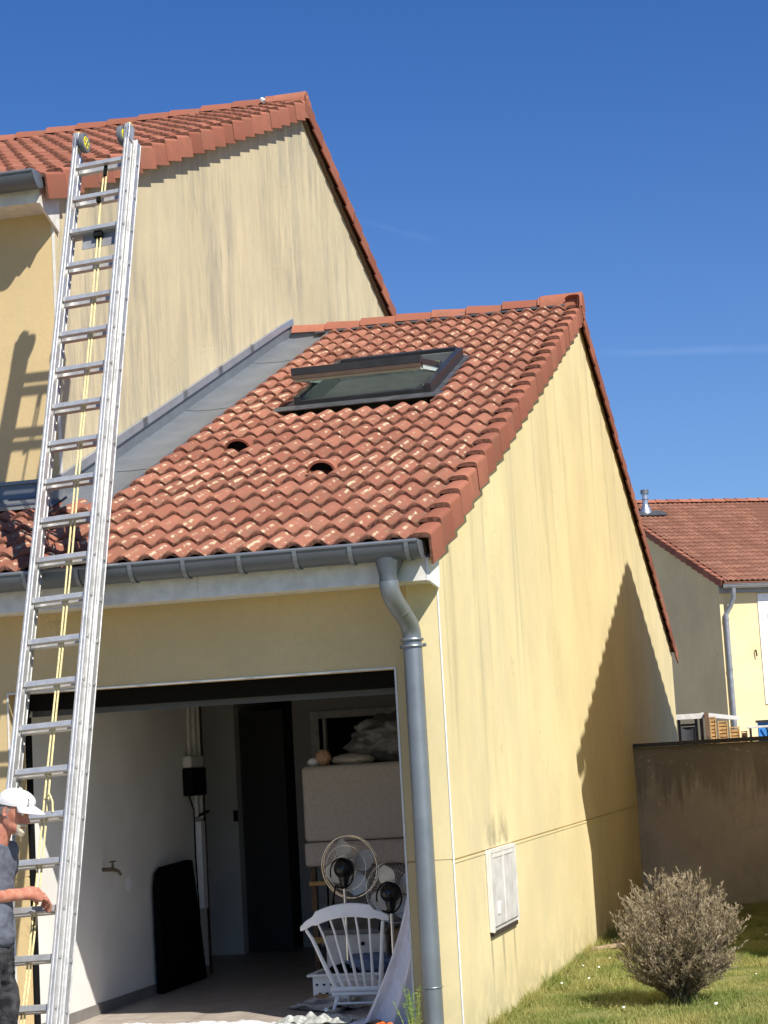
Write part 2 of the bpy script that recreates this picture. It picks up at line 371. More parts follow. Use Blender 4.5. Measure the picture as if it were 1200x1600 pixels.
# ------------------------------------------------------------------ mesh helpers
class MB:
    def __init__(s): s.v = []; s.f = []; s.mi = []
    def add(s, vs, fs, mi=0):
        b = len(s.v); s.v += [tuple(p) for p in vs]
        s.f += [tuple(b + i for i in f) for f in fs]; s.mi += [mi] * len(fs); return s
    def box(s, x0, x1, y0, y1, z0, z1, mi=0):
        if x0 > x1: x0, x1 = x1, x0
        if y0 > y1: y0, y1 = y1, y0
        if z0 > z1: z0, z1 = z1, z0
        v = [(x, y, z) for z in (z0, z1) for y in (y0, y1) for x in (x0, x1)]
        return s.add(v, [(0, 2, 3, 1), (4, 5, 7, 6), (0, 1, 5, 4), (2, 6, 7, 3), (0, 4, 6, 2), (1, 3, 7, 5)], mi)
    def obox(s, c, ax, ay, az, mi=0):
        """oriented box: centre and three half vectors"""
        c, ax, ay, az = Vector(c), Vector(ax), Vector(ay), Vector(az)
        v = [c + ax * i + ay * j + az * k for k in (-1, 1) for j in (-1, 1) for i in (-1, 1)]
        return s.add(v, [(0, 2, 3, 1), (4, 5, 7, 6), (0, 1, 5, 4), (2, 6, 7, 3), (0, 4, 6, 2), (1, 3, 7, 5)], mi)
    def prism(s, poly, axis, a0, a1, mi=0):
        """poly: 2D points (other two axes in order) extruded along axis"""
        n = len(poly)
        def P(q, a):
            if axis == 'x': return (a, q[0], q[1])
            if axis == 'y': return (q[0], a, q[1])
            return (q[0], q[1], a)
        v = [P(q, a0) for q in poly] + [P(q, a1) for q in poly]
        f = [tuple(range(n))[::-1], tuple(range(n, 2 * n))] + [(i, (i + 1) % n, n + (i + 1) % n, n + i) for i in range(n)]
        return s.add(v, f, mi)
    def tube(s, pts, r, n=8, caps=True, mi=0):
        pts = [Vector(p) for p in pts]; m = len(pts)
        rs = r if isinstance(r, (list, tuple)) else [r] * m
        b = len(s.v); ref = None
        for i, p in enumerate(pts):
            t = (pts[min(i + 1, m - 1)] - pts[max(i - 1, 0)]).normalized()
            if ref is None:
                ref = Vector((0, 0, 1)) if abs(t.z) < .9 else Vector((1, 0, 0))
            a = (ref - t * ref.dot(t)).normalized(); c = t.cross(a); ref = a
            for k in range(n):
                q = 2 * math.pi * k / n
                s.v.append(tuple(p + (a * math.cos(q) + c * math.sin(q)) * rs[i]))
        for i in range(m - 1):
            for k in range(n):
                s.f.append((b + i * n + k, b + i * n + (k + 1) % n, b + (i + 1) * n + (k + 1) % n, b + (i + 1) * n + k)); s.mi.append(mi)
        if caps:
            s.f.append(tuple(b + k for k in range(n))[::-1]); s.mi.append(mi)
            s.f.append(tuple(b + (m - 1) * n + k for k in range(n))); s.mi.append(mi)
        return s
    def grid(s, fn, nu, nv, mi=0):
        b = len(s.v)
        for j in range(nv + 1):
            for i in range(nu + 1): s.v.append(tuple(fn(i / nu, j / nv)))
        for j in range(nv):
            for i in range(nu):
                a = b + j * (nu + 1) + i
                s.f.append((a, a + 1, a + nu + 2, a + nu + 1)); s.mi.append(mi)
        return s
    def mesh(s, name, mats, smooth=False, angle=35):
        me = bpy.data.meshes.new(name); me.from_pydata(s.v, [], s.f)
        for m in mats: me.materials.append(m)
        if len(mats) > 1: me.polygons.foreach_set('material_index', s.mi)
        bm = bmesh.new(); bm.from_mesh(me); bmesh.ops.recalc_face_normals(bm, faces=bm.faces)
        if smooth:
            for f in bm.faces: f.smooth = True
            for e in bm.edges:
                if len(e.link_faces) == 2 and e.calc_face_angle(0) > R(angle): e.smooth = False
        bm.to_mesh(me); bm.free(); me.update()
        return me
    def build(s, name, mats, parent=None, smooth=False, bevel=0, angle=35, seg=2):
        if not isinstance(mats, (list, tuple)): mats = [mats]
        o = bpy.data.objects.new(name, s.mesh(name, mats, smooth, angle))
        COL.objects.link(o)
        if parent is not None: attach(o, parent)
        if bevel:
            b = o.modifiers.new('bevel', 'BEVEL'); b.width = bevel; b.segments = seg; b.limit_method = 'ANGLE'; b.angle_limit = R(40)
        return o

WORLD = {}
def origin(o):
    """translation of an object's own frame, walking up"""
    return WORLD.get(o.name, Matrix.Identity(4))
def attach(o, parent):
    o.parent = parent
    o.matrix_parent_inverse = origin(parent).inverted()
def empty(name, loc=(0, 0, 0)):
    o = bpy.data.objects.new(name, None); COL.objects.link(o); o.location = loc
    o.empty_display_size = .2
    WORLD[o.name] = Matrix.Translation(loc)
    return o
def tag(o, label=None, cat=None, group=None, kind=None):
    if label: o['label'] = label
    if cat: o['category'] = cat
    if group: o['group'] = group
    if kind: o['kind'] = kind
    return o
def place(name, me, parent, mtx):
    o = bpy.data.objects.new(name, me); COL.objects.link(o)
    if parent is not None: attach(o, parent)
    o.matrix_basis = mtx
    return o
def frame(origin_, ux, uy, uz):
    m = Matrix((ux, uy, uz)).transposed().to_4x4(); return Matrix.Translation(origin_) @ m

# ------------------------------------------------------------------ ground
g = MB().box(-200, 200, -200, 400, -.6, -.09).build('ground', M['grass_ground']); tag(g, kind='structure')
lawn = MB().grid(lambda u, v: (.002 + u * 2.35, -14 + v * 23.88, -.075 + .012 * math.sin(u * 7 + v * 31) * (1 if u > .02 else 0)), 20, 60).build('lawn', M['grass_ground'], smooth=True); tag(lawn, kind='structure')
drv = MB().box(-14, -.002, -16, -.02, -.3, -.03).build('driveway', M['asphalt']); tag(drv, kind='structure')

M['tile_edge'] = simple('dark_tile_edge', (.165, .072, .045), .95, var=.5, nscale=40)  # darker brown than the tile body, on butt faces and left lip
ter = MB().box(-40, 60, 10.06, 90, -.3, -.05).build('bounce_paving', simple('beige_bounce', (.33, .29, .235), .9, var=.15, nscale=2)); tag(ter, kind='structure')  # unseen paving, added to bounce warm light onto the far gable
# ------------------------------------------------------------------ roof tile meshes
P_ROLL = .158; TW = .316; GAUGE = .353
TILT = math.atan(.036 / GAUGE)
def roll(u):
    q = (u / P_ROLL) % 1.0; q = q + .045 * math.sin(2 * math.pi * q)
    c = .5 - .5 * math.cos(2 * math.pi * q)
    return .041 * (c ** 1.35)
def tile_mesh(name, mat, ns=18, over=.012, length=.40):
    mb = MB(); us = [(TW + over) * i / ns for i in range(ns + 1)]
    rows = [(.004, -.034), (0, -.009), (.007, 0), (length, 0)]
    b = []
    for (v, dw) in rows:
        for u in us:
            lip = .009 * (1 - u / TW)
            mb.v.append((u, v, roll(u) + lip + dw))
    n = ns + 1
    for j in range(3):
        for i in range(ns):
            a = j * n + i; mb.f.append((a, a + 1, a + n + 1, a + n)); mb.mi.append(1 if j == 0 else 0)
    k = len(mb.v)                                   # left lip side
    mb.v += [(0, length, -.012)]
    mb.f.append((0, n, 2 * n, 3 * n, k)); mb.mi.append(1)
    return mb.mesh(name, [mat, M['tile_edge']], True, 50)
def verge_mesh(name, mat, mirror=False, drop=.165, length=.385):
    mb = MB()
    prof = [(0, .004), (.022, .022), (.05, .031), (.085, .033), (.118, .032), (.136, .028), (.147, .018), (.150, .004), (.150, -drop), (.134, -drop), (.134, 0)]
    if mirror: prof = [(-a, b) for a, b in prof]
    for (v, dw, s_) in [(0, -.003, 1), (.004, 0, 1), (length, -.0, 1)]:
        for (a, b) in prof: mb.v.append((a, v, b + dw))
    n = len(prof)
    for j in range(2):
        for i in range(n - 1):
            a = j * n + i; mb.f.append((a, a + 1, a + n + 1, a + n)); mb.mi.append(0)
    # butt faces
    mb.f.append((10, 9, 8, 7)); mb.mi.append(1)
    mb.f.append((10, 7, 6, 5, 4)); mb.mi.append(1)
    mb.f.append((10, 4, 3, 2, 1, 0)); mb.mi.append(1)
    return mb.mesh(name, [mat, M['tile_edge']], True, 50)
def ridge_mesh(name, mat, length=.42, wd=.13, ht=.105, th=.014):
    mb = MB()
    pr = [(-wd, 0), (-wd * .72, ht * .55), (-wd * .35, ht * .9), (0, ht), (wd * .35, ht * .9), (wd * .72, ht * .55), (wd, 0)]
    n = len(pr)
    for (x, sc, dz) in [(0, 1.0, 0), (.006, 1.04, .006), (length, .93, -.006)]:
        for a, b in pr: mb.v.append((x, a * sc, b * sc + dz))
    for a, b in pr: mb.v.append((0, a * .86, b * .86 - .002))
    for j in range(2):
        for i in range(n - 1):
            a = j * n + i; mb.f.append((a, a + 1, a + n + 1, a + n)); mb.mi.append(0)
    for i in range(n - 1):
        mb.f.append((i, i + 1, 3 * n + i + 1, 3 * n + i)); mb.mi.append(0)
    return mb.mesh(name, [mat], True, 40)
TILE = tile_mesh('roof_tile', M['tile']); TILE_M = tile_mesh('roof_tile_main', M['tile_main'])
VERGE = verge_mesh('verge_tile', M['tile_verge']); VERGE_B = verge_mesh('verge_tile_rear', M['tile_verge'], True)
RIDGE = ridge_mesh('ridge_tile', M['tile_verge'])

def slope_frame(origin_, ux, upslope):
    """frame for tiles: x along the eave, y up the slope, z normal"""
    ux = Vector(ux).normalized(); uy = Vector(upslope).normalized(); uz = ux.cross(uy)
    return ux, uy, uz
def tile_at(name, me, parent, O, ux, uy, uz, a, s, jit=.0022, lift=.036):
    t = TILT + random.uniform(-.008, .008)
    y2 = uy * math.cos(t) - uz * math.sin(t); z2 = uz * math.cos(t) + uy * math.sin(t)
    p = Vector(O) + ux * (a + random.uniform(-jit, jit)) + uy * (s + random.uniform(-.004, .004)) + uz * (lift + random.uniform(-.002, .002))
    rz = random.uniform(-.007, .007)
    x2 = (ux + y2 * rz).normalized()
    return place(name, me, parent, frame(p, x2, z2.cross(x2), z2))

# ------------------------------------------------------------------ GARAGE WING
D = 15.32; YR = D / 2; HL = 2.227; G = 1.044
XO0, XO1 = -2.882, -.297       # opening
XM = -3.04; YM = 1.402
SG = .400                       # slope garage
zlow = lambda y: 2.871 + SG * (min(y, 2 * YR - y) + .289)       # lower edge of verge tiles
DK = .108
zdeck = lambda y: zlow(y) + DK
gar = empty('garage_wing', (-1.5, 0, 0))
tag(gar, 'low yellow rendered garage wing with open doorway, red pantile roof and open roof window', 'building')

# side gable wall with a recessed joint at G
zt = lambda y: zlow(y) + .04
w1 = MB().prism([(0, -.35), (D, -.35), (D, G - .006), (0, G - .006)], 'x', -.2, 0)
w1.box(-.2, -.012, 0.003, D - .003, G - .006, G + .006)
w1.prism([(0, G + .006), (D, G + .006), (D, zt(0)), (YR, zt(YR)), (0, zt(0))], 'x', -.2, 0)
w1.build('side_wall', M['stucco_side'], gar)
# front: pier, lintel, left pier
f = MB()
for (x0, x1) in ((XO1, -.2005), (-8.0, XO0)):
    f.box(x0, x1, .001, .25, -.35, G - .006); f.box(x0 + .003, x1 - .003, .012, .247, G - .006, G + .006); f.box(x0, x1, .001, .25, G + .006, HL)
f.box(-.2005, -.003, .0009, -.0001 + .004, -.35, G - .006); f.box(-.2005, -.003, .0009, .004, G + .006, 2.93)
f.box(-8.0, -.2005, .001, .25, HL, 2.95)
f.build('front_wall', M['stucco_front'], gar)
b = MB(); b.box(-.004, .004, -.004, .003, -.35, 2.73)
b.build('corner_bead', M['white'], gar)
b = MB()
b.box(XO1 - .006, XO1 + .006, -.004, .0005, 0, HL + .006); b.box(XO0 - .006, XO0 + .006, -.004, .0005, 0, HL + .006); b.box(XO0 + .006, XO1 - .006, -.004, .0005, HL - .006, HL + .006)
b.build('doorway_bead', M['white_weathered'], gar)
# thin light lip under the joint on the side wall
MB().box(0, .004, .003, D - .003, G - .020, G - .006).build('joint_lip', M['stucco_side'], gar)

# interior shell
s = MB()
s.box(-3.15, -2.95, .2505, 3.90, -.05, 2.60)
s.build('left_inner_wall', M['white_wall'], gar)
s = MB()
s.box(-3.75, -3.165, 5.49, 5.62, 0, 2.60); s.box(-3.85, -3.75, 3.9, 5.62, 0, 2.6); s.box(-3.75, -3.15, 3.86, 3.899, 0, 2.6)
s.build('inner_partition', M['white_wall'], gar)
s = MB()
s.box(-2.66, -2.52, 5.96, 6.05, 0, 2.6); s.box(-2.52, -1.70, 5.96, 6.05, 2.13, 2.6); s.box(-1.70, -.2, 5.96, 6.05, 0, 2.6); s.box(-2.74, -2.66, 5.96, 8.2, 0, 2.6)
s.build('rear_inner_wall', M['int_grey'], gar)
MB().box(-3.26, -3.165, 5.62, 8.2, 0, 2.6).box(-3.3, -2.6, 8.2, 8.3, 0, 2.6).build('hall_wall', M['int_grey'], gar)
MB().box(-3.163, -2.742, 5.64, 5.68, 0.01, 2.2).build('inner_door', M['dark_door'], gar)
MB().box(-3.20, -3.166, 5.46, 5.489, 1.2, 1.30).build('light_switch', M['black'], gar)
MB().box(-2.52, -1.70, 6.02, 6.06, 0, 2.13).build('rear_doorway_dark', M['black'], gar)  # black sheet across the doorway, standing for its unlit opening
fr = MB(); fr.box(-2.56, -2.48, 5.93, 5.959, 0, 2.17); fr.box(-2.48, -1.66, 5.93, 5.959, 2.10, 2.17); fr.box(-2.44, -2.41, 5.93, 6.0, 0, 2.10)
fr.build('rear_door_frame', M['white_weathered'], gar, bevel=.004)
MB().box(-2.975, -2.945, 3.90, 3.96, 0, 2.5).build('brown_door_post', M['brown_frame'], gar)
MB().box(-.25, -.2005, .2505, 8.3, 0, 2.46).build('right_inner_wall', M['white_wall'], gar)
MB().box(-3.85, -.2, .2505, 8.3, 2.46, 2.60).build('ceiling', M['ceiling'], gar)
MB().box(-3.85, -.2, -.02, 8.3, -.3, 0).build('floor', M['floor'], gar)
sk = MB()
yy = .27
while yy < 3.85:
    y1 = min(yy + .397, 3.87); sk.box(-2.949, -2.938, yy, y1, 0.001, .075); yy += .40
sk.build('skirting_tiles', simple('grey_skirting', (.20, .185, .17), .6), gar)
# garage door, opened overhead
gd = MB()
gd.box(XO0 + .02, XO1 - .01, .262, .35, 2.118, 2.40)
gd.build('door_header', M['black'], gar)
MB().box(XO0 + .02, XO1 - .01, .330, .348, 2.080, 2.117).build('door_seal_strip', simple('alu_seal', (.10, .10, .095), .7, .1), gar)
for i in range(4):
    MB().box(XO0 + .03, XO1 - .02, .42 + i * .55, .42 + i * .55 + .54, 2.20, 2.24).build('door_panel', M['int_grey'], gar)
tr = MB()
tr.box(-2.948, -2.87, .262, .33, .0, 2.08)
tr.tube([(-2.93, .30, 1.95), (-2.93, .33, 2.08), (-2.93, .42, 2.17), (-2.93, .55, 2.20)], .035, 8)
tr.box(-2.948, -2.90, .55, 2.8, 2.18, 2.22)
tr.build('door_track', M['black'], gar)
for x_, l_ in ((-.75, .20), (-.62, .26), (-.47, .22)):
    MB().tube([(x_, 2.6, 2.18), (x_ + .1, 2.62, 2.0 - l_ * .5)], .010, 6).build('door_strut', M['joint'], gar)

# wall fittings inside
t = MB().box(-2.949, -2.86, 3.43, 3.78, 1.475, 1.70).build('control_box', M['black'], gar, bevel=.012)
attach(t, gar)
MB().box(-2.949, -2.875, 3.45, 3.76, 1.702, 1.80).build('control_box_lid', M['white_weathered'], gar, bevel=.012)
MB().tube([(-2.93, 3.58, 2.4), (-2.93, 3.56, 1.80)], .014, 8).build('conduit_pipe', M['white_weathered'], gar, True)
MB().tube([(-2.935, 3.70, 2.4), (-2.935, 3.70, 1.30)], .018, 8).tube([(-2.935, 3.83, 2.4), (-2.935, 3.83, 1.28)], .014, 8).build('wall_pipe', M['white_weathered'], gar, True)
MB().tube([(-2.93, 3.52, 1.48), (-2.92, 3.60, 1.36), (-2.93, 3.62, 1.0), (-2.93, 3.66, .45)], .006, 6).build('power_cable', M['black'], gar, True)
MB().box(-2.949, -2.90, 3.70, 3.80, .55, 1.26).build('cable_trunking', M['white'], gar, bevel=.004)
MB().tube([(-2.94, 3.72, 1.30), (-2.86, 3.80, 1.34)], .012, 6).build('valve_handle', M['black'], gar, True)
tp = MB(); tp.tube([(-2.949, 1.66, 1.0), (-2.87, 1.66, 1.0), (-2.83, 1.67, .985), (-2.815, 1.68, .955)], [.014, .016, .012, .011], 8)
tp.tube([(-2.87, 1.66, 1.0), (-2.87, 1.66, 1.05)], [.012, .007], 8); tp.tube([(-2.87, 1.61, 1.055), (-2.87, 1.71, 1.055)], .006, 6)
tp.build('brass_tap', simple('dull_brass', (.12, .09, .05), .5, .5), gar, True)
pm = MB()
for k in range(60):
    a = random.uniform(0, 6.28); r_ = abs(random.gauss(0, .040)); q = random.uniform(.010, .032)
    cy, cz = 2.15 + r_ * math.cos(a), .865 + r_ * .8 * math.sin(a)
    pm.add([(-2.9485 + k * .00002, cy + q * math.cos(i * 1.047) * random.uniform(.6, 1), cz + q * math.sin(i * 1.047) * random.uniform(.6, 1)) for i in range(6)], [(0, 1, 2, 3, 4, 5)])
pm.build('filler_patch', simple('fresh_filler', (.93, .93, .93), .6, var=.02), gar)

# fascia, soffit and boxed end
FY = -.30; FZ0 = 2.725
fa = MB().box(-8.0, -1.452, FY, FY + .02, FZ0, 2.925).build('fascia_board', M['white_weathered'], gar)
MB().box(-1.450, -.0, FY, FY + .02, FZ0, 2.925).build('fascia_board', M['white_weathered'], gar)
MB().box(-8.0, 0, FY + .0205, -.001, FZ0 + .004, FZ0 + .02).build('soffit', M['white_weathered'], gar)
MB().prism([(FY - .002, FZ0 - .004), (-.03, FZ0 - .03), (.0, FZ0 - .012), (.012, 2.965), (-.06, 2.945), (FY - .002, 2.86)], 'x', .001, .018).build('boxed_eave_end', M['white'], gar, bevel=.002)

# deck under the tiles (both slopes) so that no light leaks in
CS = 1 / math.hypot(1, SG); SS = SG * CS
dk = MB()
def slab(mb, x0, x1, ya, yb, fn, th, off=0):
    v = []
    for x in (x0, x1):
        for y in (ya, yb):
            v += [(x, y, fn(y) + off), (x, y, fn(y) + off - th)]
    return mb.add(v, [(0, 2, 6, 4), (1, 5, 7, 3), (0, 4, 5, 1), (2, 3, 7, 6), (0, 1, 3, 2), (4, 6, 7, 5)])
slab(dk, -8.0, -.075, -.34, YM - .002, zdeck, .03); slab(dk, XM + .002, -.075, YM - .002, YR, zdeck, .03)
slab(dk, XM + .002, -.075, YR, D + .3, zdeck, .03)
dk.build('roof_deck', M['joint'], gar)

# front slope
E0 = Vector((0, -.375, zdeck(-.375)))
ux, uy, uz = slope_frame(E0, (1, 0, 0), (0, CS, SS))
NR = int((YR - E0.y) / CS / GAUGE)
WX0, WX1, WS0, WS1 = -1.97, -.72, 4.36, 6.15      # roof window, in x and distance up the slope
vents = [(-2.007, 2.392), (-1.085, 1.423)]
ncount = 0
for k in range(NR + 1):
    s0 = k * GAUGE; yk = E0.y + s0 * CS
    for c in range(14):
        x0 = -.088 - TW * (c + 1)
        if c >= 8 and yk > YM - .40: continue
        if k == NR and s0 + .1 > (YR - E0.y) / CS: continue
        xc = x0 + TW / 2; sc_ = s0 + GAUGE / 2
        if WX0 < xc < WX1 and WS0 < sc_ < WS1: continue
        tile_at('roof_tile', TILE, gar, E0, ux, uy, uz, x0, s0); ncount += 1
    tile_at('verge_tile', VERGE, gar, E0, ux, uy, uz, -.09, s0, .003, .031)
# back slope (seen only along its verge): verge tiles one by one, the field joined
EB = Vector((0, D + .375, zdeck(D + .375)))
uxb, uyb, uzb = Vector((-1, 0, 0)), Vector((0, -CS, SS)), Vector((0, SS, CS))
for k in range(NR + 1):
    tile_at('verge_tile', VERGE_B, gar, EB, uxb, uyb, uzb, .09, k * GAUGE, .003, .031)
def joined_field(name, cols, rows, O, ux_, uy_, uz_, parent, mat, x_start, skip=None):
    mb = MB(); ns = 12
    for k in range(rows):
        for c in range(cols):
            a0 = x_start + c * TW
            if skip and skip(a0, k): continue
            for (v, dw) in ((0, -.02), (0, 0), (.38, -.024)):
                for i in range(ns + 1):
                    u_ = TW * i / ns
                    p = O + ux_ * (a0 + u_) + uy_ * (k * GAUGE + v) + uz_ * (.028 + roll(u_) + dw)
                    mb.v.append(tuple(p))
            b0 = len(mb.v) - 3 * (ns + 1)
            for j in range(2):
                for i in range(ns):
                    a = b0 + j * (ns + 1) + i; mb.f.append((a, a + 1, a + ns + 2, a + ns + 1)); mb.mi.append(0)
    o = mb.build(name, mat, parent, True); o['kind'] = 'stuff'; return o
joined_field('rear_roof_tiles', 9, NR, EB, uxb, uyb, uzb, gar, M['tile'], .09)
# ridge
zr = zdeck(YR) + .015
MB().box(XM + .01, .03, YR - .10, YR + .10, zr - .10, zr + .045).build('ridge_mortar', M['joint'], gar)
xs = XM + .03; i = 0
while xs < -.30:
    L = .375 + random.uniform(-.008, .008)
    place('ridge_tile', RIDGE, gar, Matrix.Translation((xs, YR + random.uniform(-.006, .006), zr + .012 + random.uniform(0, .008))) @ Matrix.Rotation(random.uniform(-.02, .02), 4, 'Y') @ Matrix.Rotation(random.uniform(-.012, .012), 4, 'Z')); xs += L
# last, raised end ridge tile with a closed face
re = MB()
wd, ht = .135, .115
pr = [(-wd, -.06), (-wd, 0), (-wd * .7, ht * .6), (-wd * .35, ht * .92), (0, ht), (wd * .35, ht * .92), (wd * .7, ht * .6), (wd, 0), (wd, -.06)]
n = len(pr)
for x in (-.36, .075):
    for a, b_ in pr: re.v.append((x, YR + a, zr + .03 + b_))
for i in range(n - 1): re.f.append((i, i + 1, n + i + 1, n + i)); re.mi.append(0)
re.f.append(tuple(range(n, 2 * n))); re.mi.append(0)
re.f.append(tuple(range(n))); re.mi.append(0)
re.add([(.0755, YR - .11, zr - .03), (.0755, YR + .11, zr - .03), (.0755, YR + .035, zr - .15), (.0755, YR - .035, zr - .15), (.045, YR - .11, zr - .03), (.045, YR + .11, zr - .03), (.045, YR + .035, zr - .15), (.045, YR - .035, zr - .15)],
       [(0, 1, 2, 3), (4, 7, 6, 5), (0, 3, 7, 4), (1, 5, 6, 2), (3, 2, 6, 7), (0, 4, 5, 1)])
re.build('ridge_end_tile', M['tile_verge'], gar, True, bevel=.008)
# under-ridge closure: lead strip over the topmost course
slab(MB(), XM + .3, -.1, YR - .17, YR - .08, zdeck, .012, .075).build('ridge_underlay', M['lead'], gar)

# hooded vent tiles
def vent(x, y):
    s0 = (y - E0.y) / CS; base = E0 + ux * x + uy * s0 + uz * .052
    mb = MB(); ns = 10
    rr = [(.0, .105, .085), (.012, .11, .088), (.20, .075, .045), (.30, .055, .012)]
    for (v, w_, h_) in rr:
        for i in range(ns + 1):
            a = math.pi * i / ns
            mb.v.append(tuple(base + ux * (-w_ * math.cos(a)) + uy * v + uz * (h_ * math.sin(a))))
    for i in range(ns + 1):
        a = math.pi * i / ns
        mb.v.append(tuple(base + ux * (-.088 * math.cos(a)) + uz * (.068 * math.sin(a))))
    n_ = ns + 1
    for j in range(3):
        for i in range(ns): q = j * n_ + i; mb.f.append((q, q + 1, q + n_ + 1, q + n_)); mb.mi.append(0)
    for i in range(ns): mb.f.append((i, i + 1, 4 * n_ + i + 1, 4 * n_ + i)); mb.mi.append(0)
    o = mb.build('vent_tile', M['tile_verge'], gar, True)
    m2 = MB(); m2.add([tuple(base + ux * (-.088 * math.cos(math.pi * i / ns)) + uy * .05 + uz * (.068 * math.sin(math.pi * i / ns))) for i in range(ns + 1)], [tuple(range(ns + 1))])
    q = m2.build('vent_opening', M['black'], None); q.parent = o
for (x, y) in vents: vent(x, y)

# zinc valley against the main gable and upstand
vf = MB()
def zz(y, off): return zdeck(y) + off
def strip(mb, pts, ya, yb, nseg=1):
    """pts: list of (x, offset above deck) swept along the slope"""
    n_ = len(pts); b0 = len(mb.v)
    for y in (ya, yb):
        for x, o_ in pts: mb.v.append((x, y, zz(y, o_)))
    for i in range(n_ - 1): mb.f.append((b0 + i, b0 + i + 1, b0 + n_ + i + 1, b0 + n_ + i)); mb.mi.append(0)
y0 = YM - .30; k = 0
while y0 < YR - .05:
    y1 = min(y0 + 1.02, YR)
    o_ = .004 if k % 2 else 0
    m = MB(); strip(m, [(XM + .004, .16), (XM + .006, .045 + o_), (XM + .10, .030 + o_), (XM + .26, .026 + o_), (XM + .40, .030 + o_), (XM + .44, .045 + o_)], y0, y1 + .03)
    m.build('valley_flashing', M['zinc_flash'], gar, True, angle=25)
    m = MB(); strip(m, [(XM + .003, .235), (XM + .022, .230), (XM + .026, .165), (XM + .012, .150), (XM + .004, .15)], y0 - .1, y1 + .012)
    m.build('cover_strip', M['zinc_light'], gar, True, angle=20)
    m = MB(); strip(m, [(XM + .430, .03), (XM + .436, .062), (XM + .444, .062), (XM + .45, .03)], y0, y1)
    m.build('valley_lip', M['zinc_flash'], gar)
    y0 = y1; k += 1
# apron in front of the main front wall
ap = MB()
xl = -8.0
pts = [(YM - .004, .20), (YM - .012, .10), (YM - .02, .075), (YM - .18, .070), (YM - .20, .085), (YM - .215, .070), (YM - .33, .068)]
b0 = 0
for x in (xl, XM + .05):
    for y, o_ in pts: ap.v.append((x, y, zdeck(y) + o_))
n_ = len(pts)
for i in range(n_ - 1): ap.f.append((i, i + 1, n_ + i + 1, n_ + i)); ap.mi.append(0)
ap.build('apron_flashing', M['zinc_flash'], gar, True, angle=20)
MB().box(xl, XM + .02, YM - .022, YM - .002, zdeck(YM) + .17, zdeck(YM) + .195).build('apron_cover_bar', M['zinc'], gar, bevel=.003)

# ---- roof window
def onr(x, s_, h): return E0 + ux * x + uy * s_ + uz * h
def rbox(mb, x0, x1, s0, s1, h0, h1): return mb.obox(onr((x0 + x1) / 2, (s0 + s1) / 2, (h0 + h1) / 2), ux * ((x1 - x0) / 2), uy * ((s1 - s0) / 2), uz * ((h1 - h0) / 2))
rw = MB(); X0, X1, S0, S1 = -1.92, -.74, 4.44, 6.06
FH = .15
rbox(rw, X0, X0 + .055, S0, S1, .02, FH); rbox(rw, X1 - .055, X1, S0, S1, .02, FH)
rbox(rw, X0 + .055, X1 - .055, S1 - .05, S1, .02, FH + .012); rbox(rw, X0 + .055, X1 - .055, S0, S0 + .05, .02, FH - .04)
win = rw.build('roof_window_frame', M['slate_blue'], gar, bevel=.004)
rl = MB(); rbox(rl, X0 + .056, X0 + .075, S0 + .05, S1 - .07, -.12, FH - .02); rbox(rl, X1 - .075, X1 - .056, S0 + .05, S1 - .07, -.12, FH - .02)
rbox(rl, X0 + .056, X1 - .056, S0 + .051, S0 + .07, -.12, FH - .05); rbox(rl, X0 + .056, X1 - .056, S1 - .09, S1 - .071, -.12, FH - .02)
q = rl.build('window_lining', simple('shaded_lining', (.16, .17, .165), .7), None); q.parent = win
sh = MB(); rbox(sh, X0 + .02, X1 - .02, S0 + .02, S1 - .02, -.17, -.13)
q = sh.build('window_shaft', M['dark_door'], None); q.parent = win
fl = MB()
rbox(fl, X0 - .16, X1 + .10, S0 - .17, S0 - .001, .066, .074)
rbox(fl, X0 - .10, X0 - .001, S0, S1 + .08, .050, .058); rbox(fl, X1 + .001, X1 + .05, S0, S1 + .06, .050, .058); rbox(fl, X0, X1, S1 + .001, S1 + .12, .05, .058)
fl.build('window_flashing', M['lead'], gar)
# sash turned about its middle axis
AX = .512; TH = R(13.5); sc = S0 + (S1 - S0) * AX
def ons(x, t_, h):
    return onr(x, sc, FH - .02) + ux * 0 + (uy * math.cos(TH) - uz * math.sin(TH)) * t_ + (uz * math.cos(TH) + uy * math.sin(TH)) * h
def sbox(mb, x0, x1, t0, t1, h0, h1):
    a, b_ = (uy * math.cos(TH) - uz * math.sin(TH)), (uz * math.cos(TH) + uy * math.sin(TH))
    return mb.obox(ons((x0 + x1) / 2, (t0 + t1) / 2, (h0 + h1) / 2), ux * ((x1 - x0) / 2), a * ((t1 - t0) / 2), b_ * ((h1 - h0) / 2))
tb, tt = -(sc - S0) - .02, (S1 - sc) - .05
sa = MB(); xa, xb = X0 + .01, X1 - .06
sbox(sa, xa, xb, tb, tb + .075, .0, .062); sbox(sa, xa, xb, tt - .06, tt, .0, .04)
sbox(sa, xa, xa + .06, tb + .075, tt - .06, .0, .04); sbox(sa, xb - .06, xb, tb + .075, tt - .06, .0, .04)
sash = sa.build('window_sash', M['slate_blue'], None, bevel=.003); sash.parent = win
wd3 = MB(); sbox(wd3, xa + .004, xb - .004, tb + .002, tb + .050, -.034, -.001)
q = wd3.build('sash_wood_edge', simple('sash_brown', (.085, .058, .042), .7), None); q.parent = win
si = MB()
sbox(si, xa + .012, xb - .012, tb + .051, tb + .14, -.052, -.001); sbox(si, xa + .012, xa + .06, tb + .08, tt - .06, -.045, -.001); sbox(si, xb - .06, xb - .012, tb + .08, tt - .06, -.045, -.001)
q = si.build('sash_inner_frame', M['sash_white'], None); q.parent = win
gm = MB(); sbox(gm, xa + .06, xb - .06, tb + .075, tt - .06, .004, .016)
q = gm.build('window_pane', M['glass'], None); q.parent = win
